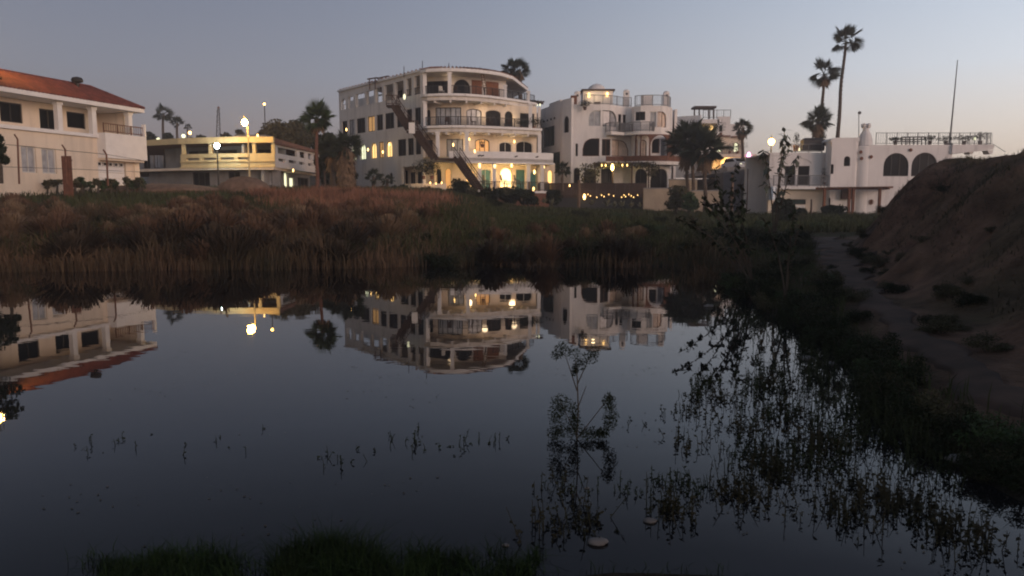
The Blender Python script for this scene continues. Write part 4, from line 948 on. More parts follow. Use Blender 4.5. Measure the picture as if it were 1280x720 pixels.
facade(pv, pr_, zp0, ZA(193, 64), .25, [(348, 357, 5.45, 5.7, 'rect', None), (361, 370, 5.45, 5.7, 'rect', None), (374, 381, 5.45, 5.7, 'rect', None), (385, 391, 5.45, 5.7, 'rect', None)], M_trimw, name='parapet', yref=200)
zr0 = ZA(193, 64); zr1 = ZA(181, 62.5)
facade(pv, pr_, zr0 + .002, zr1, .2, [(347, 371, zr0 + .002, zr1 - .15, 'rect', None), (374.5, 382, zr0 + .002, zr1 - .15, 'rect', None), (385, 390, zr0 + .002, zr1 - .15, 'rect', None), (392, 398, zr0 + .002, zr1 - .15, 'rect', None)], M_trimw, name='gallery_frame', yref=185)
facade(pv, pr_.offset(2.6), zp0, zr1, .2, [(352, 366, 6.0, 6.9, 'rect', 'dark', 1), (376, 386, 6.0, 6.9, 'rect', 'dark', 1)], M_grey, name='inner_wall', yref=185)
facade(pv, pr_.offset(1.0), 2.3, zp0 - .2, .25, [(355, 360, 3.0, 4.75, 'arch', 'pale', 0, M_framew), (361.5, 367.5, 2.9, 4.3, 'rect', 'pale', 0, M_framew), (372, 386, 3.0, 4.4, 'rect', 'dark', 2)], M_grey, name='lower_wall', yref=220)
mb = MB(); e = pr_.offset(-.25)
for k in range(36):
    s = e.L * (k + .5) / 36; a = Vector(e.at(s, zr1 + .05)); b = Vector(e.at(s, zr1 + .55, 1.6)); mb.tube([a, b], [.11, .1], 5)
mb.build('roof_tile_edge', M_tile2, pv)
MB().prism([tuple(pr_.offset(-.1).at(0, 0)[:2]), tuple(pr_.offset(-.1).at(pr_.L, 0)[:2]), (XA(395, 77), 77), (XA(344, 72), 72)], zr1 + .002, zr1 + .05).build('roof', M_tile2, pv)
for x, y in ((310, 170), (322, 170)): wall_lamp(pv, P(x, y, 62.6), .1, name='roof_lamp')
wall_lamp(pv, P(366.5, 213, 65), .08)
mb = MB(); a = P(300, 171, 68); mb.box(XA(296, 68), XA(335, 68), 67.5, 69.5, zf1 + .2, ZA(169, 68)); mb.build('roof_plinth', M_grey, pv)
# dim grey neighbour left of the pavilion
gh = empty('grey_house', P(205, 210, 84), 'dim grey house wing with tall bays between the cream house and the pavilion', 'house')
gp = pxpath([(172, 84), (232, 80)]); z0, z1 = 3.0, ZA(180, 82)
facade(gh, gp, z0, z1, .3, [(178, 187, z1 - 2.6, z1 - .8, 'rect', 'dark'), (191, 199, z1 - 2.6, z1 - .8, 'rect', 'curt'), (203, 210, z1 - 2.6, z1 - .8, 'rect', 'dark'), (214, 226, z1 - 2.6, z1 - .8, 'rect', 'curt', 2)], M_grey, yref=190)
MB().prism([tuple(gp.at(0, 0, -.3)[:2]), tuple(gp.at(gp.L, 0, -.3)[:2]), (XA(232, 92), 92), (XA(172, 94), 94)], z1 + .002, z1 + .2).build('roof', M_tile2, gh)
# ================================================================== STREET LAMPS
def street_lamp(x, yl, yb, D, label, m_b, energy, col, r=.26, pole=M_iron, arm=0, group=None):
    p = P(x, yb, D); z0 = G(p.x, D) - .2 if yb > 150 else p.z; t = empty('street_lamp', (p.x, D, z0), label, 'street lamp', group)
    zl = P(x, yl, D).z - z0
    MB().tube([(0, 0, 0), (0, 0, .5), (0, 0, zl - r * 1.4)], [.11, .07, .055], 10).build('pole', pole).parent = t
    MB().lathe((0, 0, 0), [(.2, 0), (.18, .25), (.1, .35)], 10).build('base', pole).parent = t
    mb = MB(); mb.lathe((arm, 0, zl), [(r * .35, -r * 1.1), (r * .85, -r * .5), (r, 0), (r * .85, r * .55), (r * .4, r * .95)], 14); mb.build('lamp_globe', m_b, None, True).parent = t
    MB().lathe((arm, 0, zl + r * .96), [(r * .6, 0), (r * .5, r * .2), (.03, r * .4), (.02, r * 1.2)], 10).build('cap', pole).parent = t
    if arm: MB().tube([(0, 0, zl - r * 1.4), (arm * .5, 0, zl - r * .5), (arm, 0, zl - r)], .04, 6).build('arm', pole).parent = t
    l = bpy.data.lights.new('lamp_light', 'POINT'); l.energy = energy; l.color = col; l.shadow_soft_size = r * 1.3
    lo = bpy.data.objects.new('lamp_light', l); C.objects.link(lo); lo.parent = t; lo.location = (arm, -r * 1.6, zl)
    return t
SOD = (1.0, .56, .09)
street_lamp(312, 153, 223, 60, 'tall yellow sodium street lamp standing before the yellow pavilion', M_sod, 450, SOD, .24, M_yel, arm=-.22)
street_lamp(273, 182, 224, 60.5, 'short bluish white street lamp in front of the pale pavilion parapet', M_bulbw, 90, (.8, 1, .97), .2)
street_lamp(-24, 50, 222, 45, 'sodium street lamp just past the left edge beside the cream house', M_sod, 420, SOD, .26)
street_lamp(332, 130, 172, 98, 'distant orange street lamp above the trees behind the pavilion', M_sod2, 30, SOD, .13)
street_lamp(961, 177, 262, 70, 'orange yellow street lamp beside the whitish leaved shrub left of the villa', M_sod2, 300, (1, .62, .2), .3)
street_lamp(238, 166, 180, 130, 'tiny orange street lamp far behind, right of the small palms', M_sod2, 20, SOD, .25)
street_lamp(230, 170, 182, 128, 'tiny white street lamp far behind on the hillside', M_litc, 20, (1, 1, .9), .35)
street_lamp(198, 174, 182, 126, 'faint small lamp on the hillside left of the far palms', M_litc, 5, (1, .9, .7), .3)
tw_ = empty('radio_tower', P(273, 175, 160), 'thin lattice radio tower on the far hillside above the pavilion', 'tower')
for sx in (-1, 1):
    a, b = P(273, 180, 160), P(273, 136, 160); rel(MB().beam(a + Vector((sx * .5, 0, 0)), b + Vector((sx * .15, 0, 0)), .14).build('leg', M_iron), tw_)
mb = MB(); a, b = P(273, 180, 160), P(273, 136, 160)
for k in range(14): mb.beam(a.lerp(b, k / 14) + Vector(((-1) ** k * .45, 0, 0)), a.lerp(b, (k + 1) / 14) + Vector(((-1) ** (k + 1) * .4, 0, 0)), .1)
rel(mb.build('bracing', M_iron), tw_); rel(MB().ball(P(273, 134.5, 160), .25).build('beacon', M_rust), tw_)
# ================================================================== MIDDLE DISTANCE: terraced white house, car, walls
th = empty('terraced_house', P(880, 205, 100), 'small stepped white house high up behind the bushy palms with two yellow lit windows', 'house')
D = 100
def bx_(name, x0, x1, y0, y1, D0, dep, m, par): # y0 top, y1 bottom
    return MB().box(XA(x0, D0), XA(x1, D0), D0, D0 + dep, ZA(y1, D0), ZA(y0, D0)).build(name, m, par)
tp = Path([(XA(842, 103), 103), (XA(875, 101), 101)]); facade(th, tp, 5.5, ZA(145, 102), .3, [(855, 862, ZA(165, 102), ZA(155, 102), 'arch', 'dark', 0)], M_white, yref=155)
tp = Path([(XA(875, 101), 101), (XA(897, 101), 101)]); facade(th, tp, ZA(172, 101), ZA(149, 101), .3, [(877, 883, ZA(165, 101), ZA(156, 101), 'arch', 'lit', 0, M_framew), (886, 892, ZA(163, 101), ZA(156, 101), 'arch', 'lit', 0, M_framew)], M_cream, yref=160)
bx_('terrace_slab', 874, 898, 149, 154, 99.6, 1.38, M_white, th)
tp = Path([(XA(896, 99.6), 99.6), (XA(912, 99.6), 99.6)]); facade(th, tp, 5.5, ZA(146, 100), .3, [(899, 903, ZA(165, 100), ZA(157, 100), 'arch', 'dark', 0)], M_white, yref=160)
tp = Path([(XA(890, 98.5), 98.5), (XA(930, 98.5), 98.5)]); facade(th, tp, 5.0, ZA(170, 98.5), .3, [(896, 902, ZA(190, 98.5), ZA(178, 98.5), 'arch', 'pale', 0), (917, 923, ZA(190, 98.5), ZA(178, 98.5), 'arch', 'pale', 0)], M_cream, yref=185)
bx_('tiled_ledge', 892, 913, 169, 170.5, 98, .5, M_tile2, th); bx_('tiled_ledge', 915, 930, 170, 171.5, 98, .5, M_tile2, th)
bx_('terrace_slab', 896, 946, 192.5, 196.5, 94.5, 4, M_cream, th)
bx_('pier', 939, 944, 196.6, 214, 94.8, .6, M_cream, th)
bx_('rear_wall', 842, 930, 155, 205, 108, .3, M_white, th)
mb = MB(); 
for x in (868, 874, 886, 892): mb.beam(P(x, 150, 103), P(x, 134, 103), .16)
mb.build('roof_post', M_wood, th)
MB().box(XA(866, 102.5), XA(893, 102.5), 102, 104, ZA(135.5, 102.5), ZA(133, 102.5)).build('pergola_roof', M_wood, th)
railing(th, [(XA(878, 100.5), 100.5), (XA(912, 100.5), 100.5)], ZA(148, 100.5), 1.1, M_rail, .3)
railing(th, [(XA(894, 98), 98), (XA(930, 98), 98)], ZA(192.5, 98), 1.0, M_rail, .3)
wall_lamp(th, P(905, 205, 97.5), .55, m=M_lit); light('lamp_glow', P(905, 206, 96.5), 160, (1, .6, .25), th, .4)
wall_lamp(th, P(936, 195, 94.3), .3, m=mat('pink_lamp', (1, .5, .9), .5, .1, 3, emit=2.5, ecol=(1, .5, .9)))
for i, (x, y, h, r, lb) in enumerate(((893, 169.5, 1.4, .9, 'dark bush in front of the two lit windows of the stepped house'), (901, 169, 1.6, .7, 'dark tall bush on the upper ledge of the stepped house'), (922, 192, 1.4, 1.3, 'dark bush on the middle ledge of the stepped house'), (912, 192, .9, .9, 'low dark bush left on the middle ledge of the stepped house'))): potplant(x, y, 97.6, h, r, lb, 300)
# road deck and retaining walls
sc_ = empty('grey_screen_wall', P(940, 268, 76), 'tall dark grey rendered retaining wall between the bushy palms and the villa', 'wall')
q = [(904, 268), (904, 216), (940, 211), (955, 213), (973, 226), (975, 268)]
vs = [tuple(P(x, y, 76)) for x, y in q]; n = len(vs); v2 = [(v[0], v[1] + 3, v[2]) for v in vs]
rel(MB().add(vs + v2, [tuple(range(n)), tuple(range(n, 2 * n))[::-1]] + [(i, (i + 1) % n, n + (i + 1) % n, n + i) for i in range(n)]).build('wall_face', mat('slate_grey_render', (.13, .13, .14), .9, .15, .6, .2, 8, stain=.2)), sc_)
rel(MB().beam(P(903, 215.6, 76.5), P(941, 210.6, 76.5), .5, .12).build('coping', M_grey), sc_)
rd = MB().box(XA(880, 90), XA(948, 90), 80, 100, ZA(214, 90) - .5, ZA(214, 90)).build('road', M_grey); rd['kind'] = 'structure'
bw = empty('beige_garden_wall', P(870, 262, 69), 'low beige rendered garden wall behind the bushy palm trunks', 'wall')
for x0, x1, y0, D0 in ((806, 848, 236, 70.5), (838, 873, 225, 73), (866, 902, 239, 69)):
    rel(MB().box(XA(x0, D0), XA(x1, D0), D0, D0 + .35, .6, ZA(y0, D0)).build('wall_panel', mat('beige_render', (.42, .34, .25), .9, .08, 1.2, .2, 8, stain=.25)), bw)
    rel(MB().box(XA(x0, D0), XA(x1, D0), D0 - .05, D0 + .4, ZA(y0, D0) + .002, ZA(y0, D0) + .1).build('coping', M_grey), bw)
# white car facing left-right under the slab
def car(x, y, D, label, rz=0):
    p = P(x, y, D); t = empty('parked_car', p, label, 'car'); t.rotation_euler = (0, 0, rz)
    mbw = mat('white_car_paint', (.62, .62, .62), .3, .03, 2, spec=.6)
    prof = [(-2.2, .35), (-2.25, .75), (-2.1, .95), (-1.6, 1.02), (-1.1, 1.5), (.7, 1.52), (1.3, 1.05), (2.05, .92), (2.25, .7), (2.2, .35)]
    n = len(prof); vs = [(x_, -.85, z) for x_, z in prof] + [(x_, .85, z) for x_, z in prof]
    MB().add(vs, [tuple(range(n)), tuple(range(n, 2 * n))[::-1]] + [(i, n + i, n + (i + 1) % n, (i + 1) % n) for i in range(n)]).build('body', mbw).parent = t
    for sy in (-.86, .86): MB().add([(-1.5, sy, 1.04), (1.15, sy, 1.06), (.62, sy, 1.42), (-1.05, sy, 1.42)], [(0, 1, 2, 3)]).build('side_window', M_glass).parent = t
    MB().add([(1.34, -.7, 1.06), (1.34, .7, 1.06), (.76, .62, 1.47), (.76, -.62, 1.47)], [(0, 1, 2, 3)]).build('windscreen', M_glass).parent = t
    MB().add([(-1.66, .7, 1.06), (-1.66, -.7, 1.06), (-1.16, -.62, 1.46), (-1.16, .62, 1.46)], [(0, 1, 2, 3)]).build('rear_window', M_glass).parent = t
    for sx in (-1.4, 1.4):
        for sy in (-.8, .8): MB().tube([(sx, sy - .1, .33), (sx, sy + .1, .33)], [.33, .33], 16).build('wheel', M_iron).parent = t
    for sy in (-.6, .6): MB().ball((2.2, sy, .72), .1, sx=.6, sy=1.5).build('headlight', M_litc).parent = t
    return t
car(920, 213.4, 92, 'white parked car on the raised road under the concrete slab', -1.35)
MB
# stones at the foot of the wall
for i, (x, y, r, lb) in enumerate(((899, 262, .5, 'white boulder at the foot of the wooden pole'), (893, 258, .35, 'small white boulder left of the wooden pole'), (905, 263.5, .4, 'flat white boulder beside the wooden pole'))):
    p = P(x, y, 62); o = MB().ball(p, r, 1.3, 1, .7, 10, 7, .12).build('boulder', M_rock); tag(o, lb, 'boulder')
# ribbed drum, wooden poles, dark posts
dr_ = empty('ribbed_drum', P(964, 250, 66), 'upright shiny ribbed metal drum with a white light beneath it, left of the villa', 'drum')
mb = MB(); c = P(964, 250, 66); prof = []
for k in range(22): prof.append((.42 + (.05 if k % 3 == 0 else 0), 1.15 * k / 21))
mb.lathe(c, prof, 18); rel(mb.build('drum_body', mat('galvanised_metal', (.45, .5, .55), .3, .1, 5, metal=.8), None, True), dr_)
rel(MB().ball(P(966, 258, 65.4), .15).build('lamp', M_litc), dr_); light('lamp_glow', P(966, 258, 65), 3, (1, 1, .9), dr_, .1)
def wpole(x, yt, yb, D, r, label, m=M_wood2):
    p = P(x, yb, D); t = empty('wooden_pole', p, label, 'pole'); h = P(x, yt, D).z - p.z
    MB().tube([(0, 0, -.3), (.02, 0, h * .5), (0, 0, h)], [r * 1.15, r, r * .9], 9).build('shaft', m).parent = t; MB().lathe((0, 0, h), [(r * .95, 0), (r * .8, .05), (.02, .07)], 9).build('top', m).parent = t
wpole(723.5, 226, 257, 69, .13, 'short thick wooden pole before the dark deck wall')
wpole(661.5, 228, 247, 68.5, .1, 'slim wooden pole at the right end of the hotel terrace')
wpole(914, 219, 272, 60, .11, 'tall wooden pole in front of the dark grey retaining wall')
wpole(933, 212, 268, 62, .05, 'thin dark pole in the middle of the dark grey retaining wall', M_wood)
wpole(1013.5, 250, 266, 60, .07, 'short thin post left of the villa garden lamp', M_wood)
wpole(406, 214, 232, 57, .06, 'thin wooden post right of the lit pavilion door', M_wood)
# ================================================================== PALMS
def frond_mesh(fan, Lf, seed, m=None, droop=.2, nb=15, wid=.055):
    r = random.Random(seed); mb = MB()
    if fan:    # costapalmate fan: petiole then a ribbed disc of blades
        pet = Lf * .5; pts = [Vector((0, 0, 0)), Vector((pet * .5, 0, .03)), Vector((pet, 0, 0))]
        mb.tube(pts, [.025, .02, .018], 3, False)
        for k in range(nb):
            t = (k / (nb - 1) - .5) * 2; an = t * 1.6; l = Lf * .72 * (1 - .35 * abs(t)) * r.uniform(.88, 1.05)
            b = pts[-1]; d = Vector((math.cos(an), math.sin(an), 0)); side = Vector((-d.y, d.x, 0)) * wid * Lf * .55
            m1 = b + d * l * .55 + Vector((0, 0, .02)); tp = b + d * l * .98 + Vector((0, 0, -droop * l * r.uniform(.3, .9)))
            mb.add([b, m1 + side, tp, m1 - side], [(0, 1, 2), (0, 2, 3)])
    return mb
def palm(x, yc, yb, D, rad, label, nf=34, lean=0, trunk=M_bark, tr=.16, skirt=0, group=None, droopy=.5, base=None, seed=1, frm=None):
    r = random.Random(seed); top = P(x, yc, D); bx = P(x if base is None else base, yb, D)
    zb = bx.z; t = empty('palm_tree', (bx.x, D, zb), label, 'palm tree', group); H = top.z - zb; ox = top.x - bx.x
    n = 9; pts = [(ox * (k / (n - 1)) ** 1.5 + .06 * math.sin(k), .05 * math.sin(k * 1.7), H * k / (n - 1)) for k in range(n)]
    MB().tube(pts, [tr * (1.35 if k == 0 else 1.15 - .35 * k / (n - 1)) for k in range(n)], 10).build('trunk', trunk, None, True).parent = t
    mb = MB(); 
    for k in range(24):
        f = (k + .5) / 24; z = H * f; xx = ox * f ** 1.5; rr = tr * (1.17 - .35 * f); mb.lathe((xx, 0, z), [(rr, 0), (rr * 1.12, .04), (rr, .09)], 8)
    q_ = mb.build('trunk_rings', trunk); q_.parent = t; q_['kind'] = 'stuff'
    me = [frond_mesh(True, rad, seed * 10 + q).build('frond', frm or M_frond) for q in range(3)]
    data = [o.data for o in me]
    for o in me: bpy.data.objects.remove(o)
    for k in range(nf):
        el = math.radians(r.uniform(-50, 80)); az = k * 2.399 + r.uniform(-.2, .2)
        o = bpy.data.objects.new('frond', data[k % 3]); C.objects.link(o); o.parent = t
        o.location = (ox, 0, H); s = r.uniform(.8, 1.05) * (1.0 if el > -.3 else .85)
        o.scale = (s, s, s); o.rotation_euler = (r.uniform(-1.2, 1.2), -el, az)
    if skirt:
        k = int(170 * skirt); mb = MB(); hs = min(H * .92, skirt)
        for q in range(k):
            f = r.random(); z = H - f * hs - .1; az = r.uniform(0, 6.28); fx = ox * (z / H) ** 1.5; rr = tr + .08
            a = Vector((fx + rr * math.cos(az), rr * math.sin(az), z)); w2 = rad * r.uniform(.16, .34); d = Vector((math.cos(az) * w2, math.sin(az) * w2, -rad * r.uniform(.35, .6)))
            sd = Vector((-math.sin(az), math.cos(az), 0)) * r.uniform(.06, .14); mb.add([a - sd * .3, a + d * .6 + sd, a + d, a + d * .6 - sd], [(0, 1, 2, 3)])
        mb.build('dead_frond_skirt', M_dead).parent = t
    return t
palm(1057, 53, 178, 85, 1.95, 'tallest slender fan palm behind the villa, rightmost of the pair', 25, base=1046.5, tr=.18, seed=3)
palm(1030, 93, 186, 83, 1.8, 'second tall fan palm, left of and lower than the tallest one', 25, base=1026, tr=.17, seed=4, skirt=.5)
palm(1022.5, 152, 188, 80, 1.65, 'short shaggy fan palm directly behind the low villa roof', 44, tr=.2, seed=5, skirt=1.0)
palm(640, 88, 128, 92, 1.45, 'left palm of the pair behind the hotel top terrace', 30, tr=.2, seed=6, skirt=.4)
palm(649, 89, 128, 91, 1.5, 'right palm of the pair behind the hotel top terrace', 30, base=650.5, tr=.2, seed=7, skirt=.4)
palm(396.5, 149, 238, 58, 1.45, 'medium fan palm with reddish trunk at the right end of the pavilion', 42, trunk=M_barkr, tr=.12, seed=8, skirt=.3, frm=M_leafg)
palm(433, 185, 243, 60, 1.5, 'fat short palm with a skirt of dead fronds beside the hotel wing', 36, tr=.38, seed=9, skirt=3.2)
palm(859, 180, 262, 66, 2.0, 'bushy dark palm with thin trunk, left of the two before the stepped house', 46, tr=.15, seed=10, skirt=1.3)
palm(881, 188, 264, 64, 2.0, 'bushy dark palm with thin trunk, right of the two before the stepped house', 46, tr=.15, seed=11, skirt=1.0)
palm(866, 172, 255, 72, 1.9, 'tallest dark bushy palm behind the two before the stepped house', 40, tr=.15, seed=21, skirt=1.2)
palm(928, 161, 200, 90, 1.35, 'small dark fan palm right of the stepped white house', 30, tr=.15, seed=12, skirt=.6)
palm(703, 213, 240, 72, .9, 'small young palm in front of the white rounded house side wall', 24, tr=.1, seed=13)
palm(204, 143, 176, 125, 1.7, 'tallest distant palm on the hillside right of the cream house', 26, tr=.2, seed=14)
palm(221.5, 155, 178, 125, 1.3, 'shorter distant palm right of the tallest hillside palm', 24, tr=.18, seed=15)
palm(234.5, 159, 178, 150, .8, 'smallest distant palm on the hillside', 18, tr=.15, seed=16)
palm(467, 222, 240, 66, .9, 'young spiky palm at the foot of the hotel wing', 18, tr=.14, seed=17)
palm(484, 225, 240, 67, .7, 'small dark spiky plant at the foot of the hotel wing below its small arched window', 16, tr=.12, seed=18)
palm(416, 190, 243, 63, 1.5, 'dark palm half hidden behind the fat skirted palm', 34, tr=.2, seed=19, skirt=1.0)
# ================================================================== TREES
def tree(x, yt, yb, D, wpx, label, m=M_leafd, n=4000, lobes=9, seed=1, leaf=.3, name='broadleaf_tree', cat='tree', group=None, low=.3, z0=None):
    r = random.Random(seed); b = P(x, yb, D); zb = b.z if z0 is None else z0; H = P(x, yt, D).z - zb; R = wpx / 2 / F * D
    t = empty(name, (b.x, D, zb), label, cat, group)
    mb = MB(); mb.tube([(0, 0, -.3), (.05, 0, H * .25), (-.05, 0, H * .5), (0, 0, H * .75)], [R * .09 + .04, R * .07 + .03, R * .05 + .02, .02], 8)
    cs, rs = [], []
    for k in range(lobes):
        a = r.uniform(0, 6.28); q = r.uniform(.15, .75) * R; z = H * r.uniform(low, .88); rr = r.uniform(.32, .55) * R
        if k == 0: q = 0; z = H - rr * .8
        cs.append((q * math.cos(a), q * math.sin(a) * .8, z)); rs.append((rr, rr, rr * r.uniform(.6, .95)))
        mb.tube([(0, 0, H * .3), (cs[-1][0] * .5, cs[-1][1] * .5, H * .3 + (z - H * .3) * .6), cs[-1]], [R * .04 + .02, R * .025 + .012, .01], 5, False)
    mb.build('trunk', M_twig).parent = t
    leaf_mesh('crown', n, cs, rs, leaf, m).parent = t
    return t
tree(352, 152, 215, 84, 70, 'reddish brown bushy tree mass behind the pavilion roof, left part', M_leafb, 5000, 12, 1, .42, low=.25)
tree(372, 150, 215, 86, 60, 'brownish tree behind the pavilion, between the lamp and the palm', M_leafb, 4500, 11, 2, .42, low=.25)
tree(330, 164, 215, 85, 34, 'low greenish tree top above the yellow pavilion roof', M_leafg, 2500, 7, 3, .4, low=.3)
tree(413, 164, 240, 76, 48, 'dark dense tree between the reddish palm and the hotel', M_leafd, 5000, 12, 4, .36, low=.15)
tree(427, 180, 240, 70, 36, 'dark tree touching the left end of the hotel', M_leafd, 3500, 9, 5, .32, low=.1)
tree(406, 195, 240, 66, 30, 'dark bush below the palm fronds at the pavilion end', M_leafd, 2600, 8, 6, .3, low=.15)
for i, (x, yt, wpx, D_) in enumerate(((150, 168, 30, 120), (186, 164, 26, 122), (211, 166, 22, 122), (252, 170, 30, 126), (282, 168, 26, 128), (300, 162, 14, 130), (320, 170, 30, 128), (170, 170, 26, 118))):
    tree(x, yt, 190, D_, wpx, ['dark tree on the hillside just behind the cream house balcony', 'dark tree left of the tallest distant palm', 'rounded dark tree between the two distant palms', 'low dark tree on the hillside left of the radio tower', 'dark tree at the foot of the radio tower', 'slim conical tree on the hillside right of the radio tower', 'wide low dark tree behind the main street lamp', 'low dark tree touching the cream house balcony post'][i], M_leafd, 1300, 7, 30 + i, .6, group='trees on the far hillside', low=.3)
# dark leaves at the left edge (tree lit by the lamp outside the frame)
tree(-44, 30, 226, 40, 80, 'tall dark tree at the left edge whose branches cross the cream house', M_leafd, 5500, 14, 41, .22, low=.2)
tree(1, 168, 222, 38, 34, 'small dark leafy tree at the very left edge before the cream house windows', M_leafd, 1800, 7, 42, .2, low=.4)
# dark shrubs round the buildings
sh = [(660, 240, 253, 30, 66, 'dark hedge shrub right of the outside stairs foot'), (640, 236, 252, 34, 66.5, 'dark hedge shrub below the bright hotel arch'), (612, 238, 252, 30, 66, 'dark shrub at the foot of the lowest stair flight'), (690, 238, 254, 24, 67, 'dark low shrub left of the thick wooden pole'),
      (575, 226, 246, 30, 66, 'dark shrub left of the lowest stair flight'), (500, 232, 246, 26, 66, 'dark shrub before the hotel wing ground door'), (455, 236, 248, 30, 62, 'dark shrub beside the fat skirted palm'), (1040, 258, 270, 30, 60, 'dark low bush below the villa canopy'), (985, 248, 272, 20, 58, 'dark bush before the white arch panel'), (972, 246, 272, 16, 57, 'tall dark bush beside the ribbed drum'),
      (845, 232, 262, 34, 60, 'green bush before the beige garden wall'), (862, 240, 266, 24, 58, 'green bush at the foot of the left bushy palm'), (1000, 262, 274, 26, 57, 'low dark bush right of the arch panel')]
for i, (x, yt, yb, wpx, D_, lb) in enumerate(sh): tree(x, yt, yb + 3, D_, wpx, lb, [M_leafd, M_leafb, M_leafg][i % 3 if i > 9 else 0], 2400, 16, 60 + i, .26, name='garden_shrub', cat='shrub', low=.2)
for i in range(18):
    x = 445 + i * 12.6 + random.uniform(-5, 5); y_ = 64.5 + random.uniform(-1, 2); q = P(x, 240, y_); tree(x, 236 + (x > 560) * 2 + random.uniform(-3, 3), 246, y_, random.uniform(16, 30), 'dark scrub bush in the row along the foot of the hotel and deck wall', M_leafd if i % 3 else M_leafb, 700, 7, 300 + i, .22, name='scrub_bush', cat='bush', group='scrub bushes along the foot of the hotel', low=.2)
# agave-like pale plants along the deck wall foot
for i, (x, y, s_) in enumerate(((759, 256, .8), (768, 257, .6), (777, 256.5, .7), (789, 257, .6), (740, 254, .5), (690, 254, .7), (680, 252, .6), (800, 257, .5))):
    p = P(x, y, 66); mb = MB()
    for k in range(22):
        az = k * 2.4; el = random.uniform(.5, 1.4); l = s_ * random.uniform(.7, 1.1); d = Vector((math.cos(az) * math.cos(el), math.sin(az) * math.cos(el), math.sin(el)))
        sd = Vector((-math.sin(az), math.cos(az), 0)) * .07; a = p + Vector((0, 0, -.15)); mb.add([a - sd * .6, a + d * l * .5 + sd, a + d * l, a + d * l * .5 - sd], [(0, 1, 2, 3)])
    o = mb.build('agave', mat('pale_agave', (.20, .19, .11), .7, .15, 5)); tag(o, 'pale spiky agave plant at the foot of the dark deck wall', 'agave', 'agaves along the deck wall')
# ================================================================== TALL LEAFY SHRUBS (tobacco-like) over the water's right shore
def lf(mb, p, d, l, w_):
    d = d.normalized(); s = d.cross(Vector((0, 0, 1)));
    if s.length < .1: s = Vector((1, 0, 0))
    s = s.normalized() * w_ * l; m_ = p + d * l * .45
    mb.add([p, m_ + s, p + d * l, m_ - s], [(0, 1, 2, 3)])
def stemplant(x, y, stems, label, leafm, ll=.14, lw=.28, nl=26, seed=1, name='tobacco_shrub', cat='shrub', tr=.02, start=.35, group=None, k3=2):
    r = random.Random(seed); z = G(x, y) if True else 0; z = max(z, -.05); t = empty(name, (x, y, z), label, cat, group); ms, ml = MB(), MB()
    for (dx, dy, h) in stems:
        q = 7; pts = [Vector((dx * (k / q) ** 1.6, dy * (k / q) ** 1.6, h * (k / q) - h * .1 * (k / q) ** 3)) for k in range(q + 1)]
        ms.tube(pts, [tr * (1 - .8 * k / q) + .003 for k in range(q + 1)], 5, False)
        for _ in range(k3):
            b = pts[r.randint(3, 6)]; e = b + Vector((r.uniform(-.3, .3), r.uniform(-.3, .3), r.uniform(.1, .35))) * h * .35; ms.tube([b, e], [tr * .4, .003], 4, False)
            for _ in range(nl // 4):
                f = r.random(); lf(ml, b.lerp(e, f), Vector((r.uniform(-1, 1), r.uniform(-1, 1), r.uniform(-1.2, .6))), ll * r.uniform(.6, 1.3), lw)
        for _ in range(nl):
            f = r.uniform(start, 1); i = min(q - 1, int(f * q)); p = pts[i].lerp(pts[i + 1], f * q - i)
            lf(ml, p, Vector((r.uniform(-1, 1), r.uniform(-1, 1), r.uniform(-1.3, .5))), ll * r.uniform(.6, 1.3), lw)
    ms.build('stems', M_twig).parent = t; ml.build('leaves', leafm).parent = t
    return t
stemplant(8.5, 24.0, [(.3, 0, 4.1), (-.4, .2, 3.6), (.1, -.3, 4.3), (.7, .1, 3.4)], 'tall thin shrub with pale drooping leaves in front of the orange yellow lamp', mat('pale_leaf', (.13, .14, .10), .6, .2, 5), .26, .24, 30, 1, start=.66, tr=.028)
stemplant(7.2, 25.0, [(.3, 0, 3.2), (-.4, .2, 3.0), (.6, .3, 2.6)], 'thin leafy shrub left of the pale leaved one, before the grey wall', M_leafd, .26, .26, 26, 2, start=.5, tr=.024)
stemplant(4.9, 15.0, [(-1.3, -.9, 2.0), (-1.0, -.4, 2.2), (-.6, -.8, 1.9), (-1.7, -.5, 1.7)], 'arching leafy shrub leaning left over the water at the far right shore', M_leafd, .15, .3, 34, 3, start=.45)
stemplant(5.1, 16.4, [(-1.0, -.3, 2.2), (-.5, -.6, 2.0), (-1.3, .2, 1.7), (-.2, -.5, 2.4)], 'second arching leafy shrub behind the one leaning over the water', M_leafd, .15, .3, 34, 4, start=.4)
stemplant(4.7, 12.6, [(-.5, -.2, 1.7), (-.1, -.5, 1.9), (.2, 0, 1.6)], 'upright leafy shrub on the right shore', M_leafd, .11, .3, 26, 5, start=.5)
# sapling weed standing in the water
stemplant(.52, 5.6, [(-.02, 0, .72)], 'slender sapling with a small round crown standing alone in the water', M_leafd, .05, .35, 10, 6, name='sapling', cat='plant', tr=.006, start=.75, k3=0)
sp = empty('sapling', (.50, 5.55, -.02), 'feathery sapling with bushy foot standing alone in the middle of the water', 'plant')
bpy.data.objects.remove(bpy.data.objects['sapling']) if False else None
MB().tube([(0, 0, 0), (.01, 0, .25), (0, 0, .5), (-.02, 0, .68)], [.007, .006, .005, .002], 6).build('stem', M_twig).parent = sp
leaf_mesh('crown', 1400, [(-.05, 0, .70), (-.12, 0, .74), (.09, 0, .66), (.02, 0, .61), (.13, .02, .70), (-.02, 0, .56), (-.16, 0, .68)], [(.09, .08, .06), (.06, .05, .05), (.09, .07, .05), (.06, .05, .06), (.05, .04, .05), (.03, .03, .05), (.05, .04, .04)], .017, M_leafd, asp=.4).parent = sp
